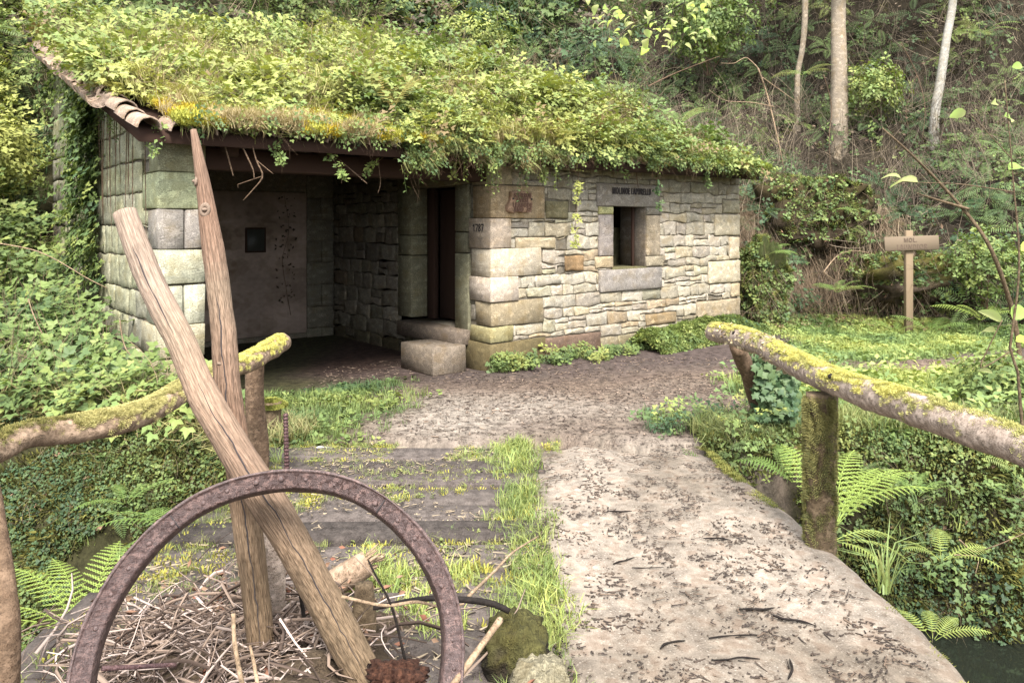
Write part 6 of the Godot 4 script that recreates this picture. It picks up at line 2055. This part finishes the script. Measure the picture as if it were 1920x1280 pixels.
	# --- stream banks
	for side in [-1, 1]:
		h = Heap.new()
		for i in (44000 if side < 0 else 40000):
			var x := rr(-6.2, -1.55) if side < 0 else rr(1.40, 6.2)
			var d := bank(x) + 0.45 - 2.2 * rng.randf() * (1.0 if side < 0 else 0.75)
			var y := height(x, d)
			if y < -1.27: continue
			var nn := slope(x, d)
			var p := Vector3(x, y, -d) + nn * rr(0.0, 0.05)
			if not near_view(p): continue
			var bare := n2.get_noise_3dv(p * 9.0) + 0.4 * n2.get_noise_3dv(p * 40.0)
			var q := rng.randf()
			if bare < -0.30 and q < 0.85: continue
			var tone := 0.30 + 0.5 * n2.get_noise_3dv(p * 12.0 + Vector3(50, 0, 0)) + rr(-0.2, 0.2)
			var c := green(clampf(tone, 0, 1), rr(0.6, 1.1))
			if nn.y < 0.8 or y < -0.2:
				if q < 0.44: h.add("clover", Transform3D(face(nn + Vector3(0, 0.5, 0.3), 0.5, rr(0.5, 1.1)), p), c)
				elif q < 0.80: h.add("moss", Transform3D(face(nn, 0.5, rr(1.8, 4.0)), p - nn * 0.02), lin(0.06, 0.07, 0.02).lerp(lin(0.14, 0.13, 0.03), rng.randf()) * rr(0.6, 1.2))
				elif q < 0.812: h.add("cluster", Transform3D(face(nn + Vector3(0, 0.6, 0.3), 0.5, rr(0.3, 0.6)), p), c)
				elif q < 0.818 and side > 0: h.add("bramble", Transform3D(face(nn + Vector3(0, 0.7, 0.3), 0.5, rr(0.5, 0.8)), p), c)
				elif q < 0.835: h.add("vine%d" % (i % 3), Transform3D(face(nn + Vector3(0, rr(-1, 0.5), 0.3), 0.6, rr(0.15, 0.4)), p), lin(0.22, 0.17, 0.11) * rr(0.5, 1.2))
				elif q < 0.85: h.add("litter", Transform3D(face(nn, 0.6, rr(0.4, 0.9)), p), lin(0.20, 0.13, 0.08) * rr(0.5, 1.3))
				elif q < 0.8515: h.add("frond_c", Transform3D(face(nn + Vector3(0, 0.5, 0.4), 0.5, rr(0.3, 0.6)), p), c)
			else:
				if q < 0.35: h.add("grass%d" % (i % 3), Transform3D(face(Vector3(0, 1, 0.3), 0.4, rr(0.6, 1.4)), p), c.lerp(lin(0.36, 0.29, 0.14), rr(0, 0.8) if side < 0 else rr(0, 0.4)))
				elif q < 0.7: h.add("moss", Transform3D(face(nn, 0.4, rr(1.5, 3.0)), p), lin(0.22, 0.20, 0.05).lerp(lin(0.11, 0.14, 0.03), rng.randf()))
				elif q < 0.8: h.add("clover", Transform3D(face(nn, 0.4, rr(1.0, 2.0)), p), c)
		if side > 0:                              # leafy weeds hanging over the right bank
			for i in 1300:
				var x := rr(2.8, 6.0)
				var d := bank(x) - rr(-0.2, 1.0)
				var y := height(x, d)
				if y < -1.25 or (y > -0.95 and x < 3.4) or n2.get_noise_2d(x * 22.0, y * 25.0) < 0.02: continue
				var p := Vector3(x, y + rr(0.02, 0.3), -d + rr(0, 0.25))
				h.add("cluster" if i % 2 else "bramble", Transform3D(face(Vector3(0, 0.9, 0.5), 0.5, rr(0.5, 0.9)), p), green(rr(0.2, 0.6), rr(0.8, 1.1)))
		else:
			for i in 700:                          # dry grass fringe hanging over the top edge of the left bank
				var x := rr(-5.5, -1.9)
				var d := bank(x) + rr(-0.05, 0.12)
				h.add("grass%d" % (i % 3), Transform3D(face(Vector3(rr(-.3, .3), 0.4, 0.8), 0.4, rr(1.2, 2.2)), P(x, d, 0.0)), lin(0.42, 0.33, 0.18).lerp(lin(0.20, 0.22, 0.06), rng.randf()))
			for i in 260:
				var x := rr(-5.5, -2.2)
				var d := rr(3.9, 5.4)
				var y := height(x, d)
				if n2.get_noise_2d(x * 20.0, d * 20.0) < 0.05 or y < -1.4: continue
				h.add("bramble", Transform3D(face(Vector3(0, 1, 0.4), 0.5, rr(0.6, 1.0)), Vector3(x, y + rr(0.05, 0.25), -d)), green(rr(0.2, 0.6), rr(0.8, 1.1)))
		g = thing("bank_growth", "moss and small leaves covering the steep left bank of the stream" if side < 0 else "moss, ivy and leafy weeds covering the steep right bank of the stream", "bank plants", Vector3.ZERO, 0.0, "", "stuff")
		pour(h, g, NAMES, MATS)
	# weeds at the bank corner where the concrete ends
	h = Heap.new()
	for i in 400:
		var x := rr(1.05, 2.5)
		var d := rr(5.35, 6.4)
		if d < 5.75 and x < 1.42: continue
		var w := n2.get_noise_2d(x * 30.0, d * 30.0)
		var p := P(x, d, rr(0.0, 0.16 + w * 0.15))
		var c := green(clampf(0.4 + w + rr(-0.2, 0.25), 0, 1), rr(0.8, 1.2))
		var q := rng.randf()
		if q < 0.4: h.add("grass%d" % (i % 3), Transform3D(face(Vector3.UP, 0.3, rr(0.7, 1.2)), P(x, d)), c)
		elif q < 0.75: h.add("cluster", Transform3D(face(Vector3(0, 1, 0.3), 0.5, rr(0.35, 0.65)), p), c)
		else: h.add("bramble", Transform3D(face(Vector3(0, 1, 0.3), 0.5, rr(0.4, 0.65)), p), c)
	g = thing("corner_weeds", "leafy weeds and grass at the corner where concrete meets right bank", "weeds", Vector3.ZERO, 0.0, "", "stuff")
	pour(h, g, NAMES, MATS)
	# sedge tufts, one by one
	for k in [["long-leaved sedge tuft drooping over the stream beside the bridge's right edge", 1660, 1110, 4.3, 0.75], ["pale grass tuft standing on the left bank before the thicket", 165, 735, 6.9, 0.55], ["second upright grass tuft on the left bank nearer the pillar", 205, 730, 7.0, 0.5], ["sedge tuft by the left post, growing at the bridge edge", 520, 880, 5.2, 0.42], ["grass tuft below the big left fern at the water", 230, 1130, 4.4, 0.6]]:
		var t := thing("sedge_tuft", k[0], "grass tuft", at(k[1], k[2], k[3]), rr(0, TAU), "sedge tufts")
		var m := StandardMaterial3D.new()
		m.albedo_color = green(rr(0.45, 0.75), 1.15).linear_to_srgb()
		m.cull_mode = BaseMaterial3D.CULL_DISABLED
		m.backlight_enabled = true
		m.backlight = Color(0.7, 0.7, 0.45)
		m.roughness = 0.5
		put("blades", LF.sedge, m, t).scale = Vector3.ONE * k[4] * 1.2

func build_ferns() -> void:
	rng.seed = 151
	var bright := lin(0.25, 0.33, 0.08)
	var mid := lin(0.14, 0.22, 0.06)
	var pale := lin(0.30, 0.36, 0.10)
	var old := lin(0.25, 0.20, 0.06)
	fern("large pale fern on the left bank by the near post", at(150, 1195, 4.45), 1.15, 8, bright, 2.0, 4.4, 0.35)
	fern("lowest fern at the bottom left, below the large pale fern", at(95, 1300, 4.2), 0.95, 7, mid, 1.8, 5.0, 0.2)
	fern("green fern beside the bridge's left edge, seen through the wheel top", at(350, 1005, 4.55), 0.85, 6, mid, 3.4, 3.4, 0.1)
	fern("single pale fern at the sleepers' left end inside the wheel", at(325, 1095, 3.75), 0.62, 3, pale, 3.3, 0.9, -0.2)
	fern("small fern on the left bank above the large pale fern", at(235, 945, 5.3), 0.6, 5, mid, 2.4, 4.0, 0.1)
	fern("green fern by the mossy bank left of the large right post", at(1490, 905, 5.25), 0.72, 6, mid, 1.2, 4.4, 0.35)
	fern("big bright fern right behind the large right post", at(1565, 985, 4.85), 1.15, 7, bright, 0.75, 2.2, 0.35)
	fern("small fern low behind the large right post", at(1560, 1015, 4.6), 0.7, 3, pale, -0.3, 1.0, -0.15)
	fern("pale fern in the middle of the right bank", at(1765, 1050, 4.95), 0.62, 5, pale, 1.2, 5.0, 0.1)
	fern("yellow-green fern near the water at the bottom right", at(1750, 1200, 4.6), 0.55, 4, pale, 0.8, 3.0, 0.1)
	fern("small fern below the handrail on the right bank", at(1720, 930, 5.3), 0.55, 5, mid, 1.0, 4.0, 0.2)
	fern("arching fern at the dark hollow left of the wooden sign", at(1570, 548, 11.9), 1.1, 7, mid, 0.2, 4.6, 0.1)
	fern("fern on the mossy boulder beside the house's right corner", at(1440, 478, 12.1), 0.95, 6, mid, 0.3, 3.6, 0.1)
	fern("low fern left of the sign post's foot", at(1680, 622, 11.4), 0.75, 5, mid, 1.2, 5.0, 0.1)
	fern("fern spreading right of the sign post's foot", at(1745, 622, 11.4), 0.95, 6, mid, 0.9, 4.4, 0.25)
	fern("fern clump at the slope right of the boulder", at(1840, 600, 11.2), 1.1, 7, bright, 1.3, 5.0, 0.2)
	fern("pale fern high at the right edge on the slope", at(1870, 490, 11.6), 1.1, 7, bright, 1.6, 5.0, 0.2)
	fern("fern on the slope beyond the roof's right end", at(1275, 235, 12.9), 1.15, 7, mid, 1.0, 4.6, 0.35)
	fern("old yellowish fern standing up on the roof's middle", at(735, 205, 8.0), 0.95, 6, old, 1.0, 3.0, 0.55, "frond_b")
	fern("yellowish fern among brambles on the roof's left part", at(235, 130, 8.5), 0.9, 6, old, 1.4, 3.6, 0.5, "frond_b")
	fern("fern with browned tips at the eave before the roof's middle", at(840, 255, 8.15), 0.75, 5, old, 0.3, 2.2, 0.0, "frond_b")
	fern("dark fern high on the slope beside the birch", at(1845, 60, 15.6), 1.2, 6, mid, 1.2, 5.0, 0.1)
	fern("green fern near the top, left of the thin grey trunk", at(1505, 140, 15.6), 1.1, 6, mid, 1.2, 5.0, 0.1)
	fern("fern low on the slope between the trunk and the sign", at(1560, 395, 12.6), 0.7, 5, mid, 0.4, 3.6, 0.0)

# ---------------------------------------------------------------- the scene
func _ready() -> void:
	var cam := Camera3D.new()
	cam.name = "camera"
	cam.projection = Camera3D.PROJECTION_FRUSTUM
	cam.near = 0.1
	cam.far = 200.0
	cam.size = 0.1 * 1280.0 / FOCAL
	cam.frustum_offset = Vector2(0, -0.1 * 220.0 / FOCAL)
	cam.position = Vector3(0, EYE, 0)
	add_child(cam)
	cam.current = true
	var env := Environment.new()
	env.background_mode = Environment.BG_SKY
	env.tonemap_mode = Environment.TONE_MAPPER_LINEAR
	env.tonemap_exposure = 4.5
	env.sdfgi_enabled = true
	env.ssao_enabled = true
	env.ssil_enabled = true
	var sky := Sky.new()
	var sm := ProceduralSkyMaterial.new()
	sm.sky_top_color = Color(0.96, 0.975, 1.0)
	sm.sky_horizon_color = Color(0.80, 0.83, 0.86)
	sm.sky_curve = 0.25
	sm.ground_bottom_color = Color(0.25, 0.26, 0.2)
	sm.ground_horizon_color = Color(0.5, 0.52, 0.48)
	sm.sky_energy_multiplier = 0.90
	sky.sky_material = sm
	env.sky = sky
	var we := WorldEnvironment.new()
	we.name = "world"
	we.environment = env
	add_child(we)
	var sun := DirectionalLight3D.new()
	sun.name = "sun"
	sun.light_color = Color(1.0, 0.985, 0.965)
	sun.light_energy = 0.78
	sun.light_angular_distance = 16.0
	sun.shadow_enabled = true
	sun.look_at_from_position(Vector3(0.9, 7.6, 6.4), Vector3.ZERO)
	add_child(sun)

	n1.seed = 7
	n1.frequency = 0.05
	n1.fractal_octaves = 3
	n2.seed = 19
	n2.frequency = 0.05
	n2.fractal_octaves = 2
	make_materials()
	make_leaves()
	build_ground()
	build_house()
	build_bridge()
	build_rails()
	build_trees()
	build_wheel()
	build_yard()
	build_roof_growth()
	build_trails()
	build_left_growth()
	build_hill()
	build_ground_growth()
	build_ferns()
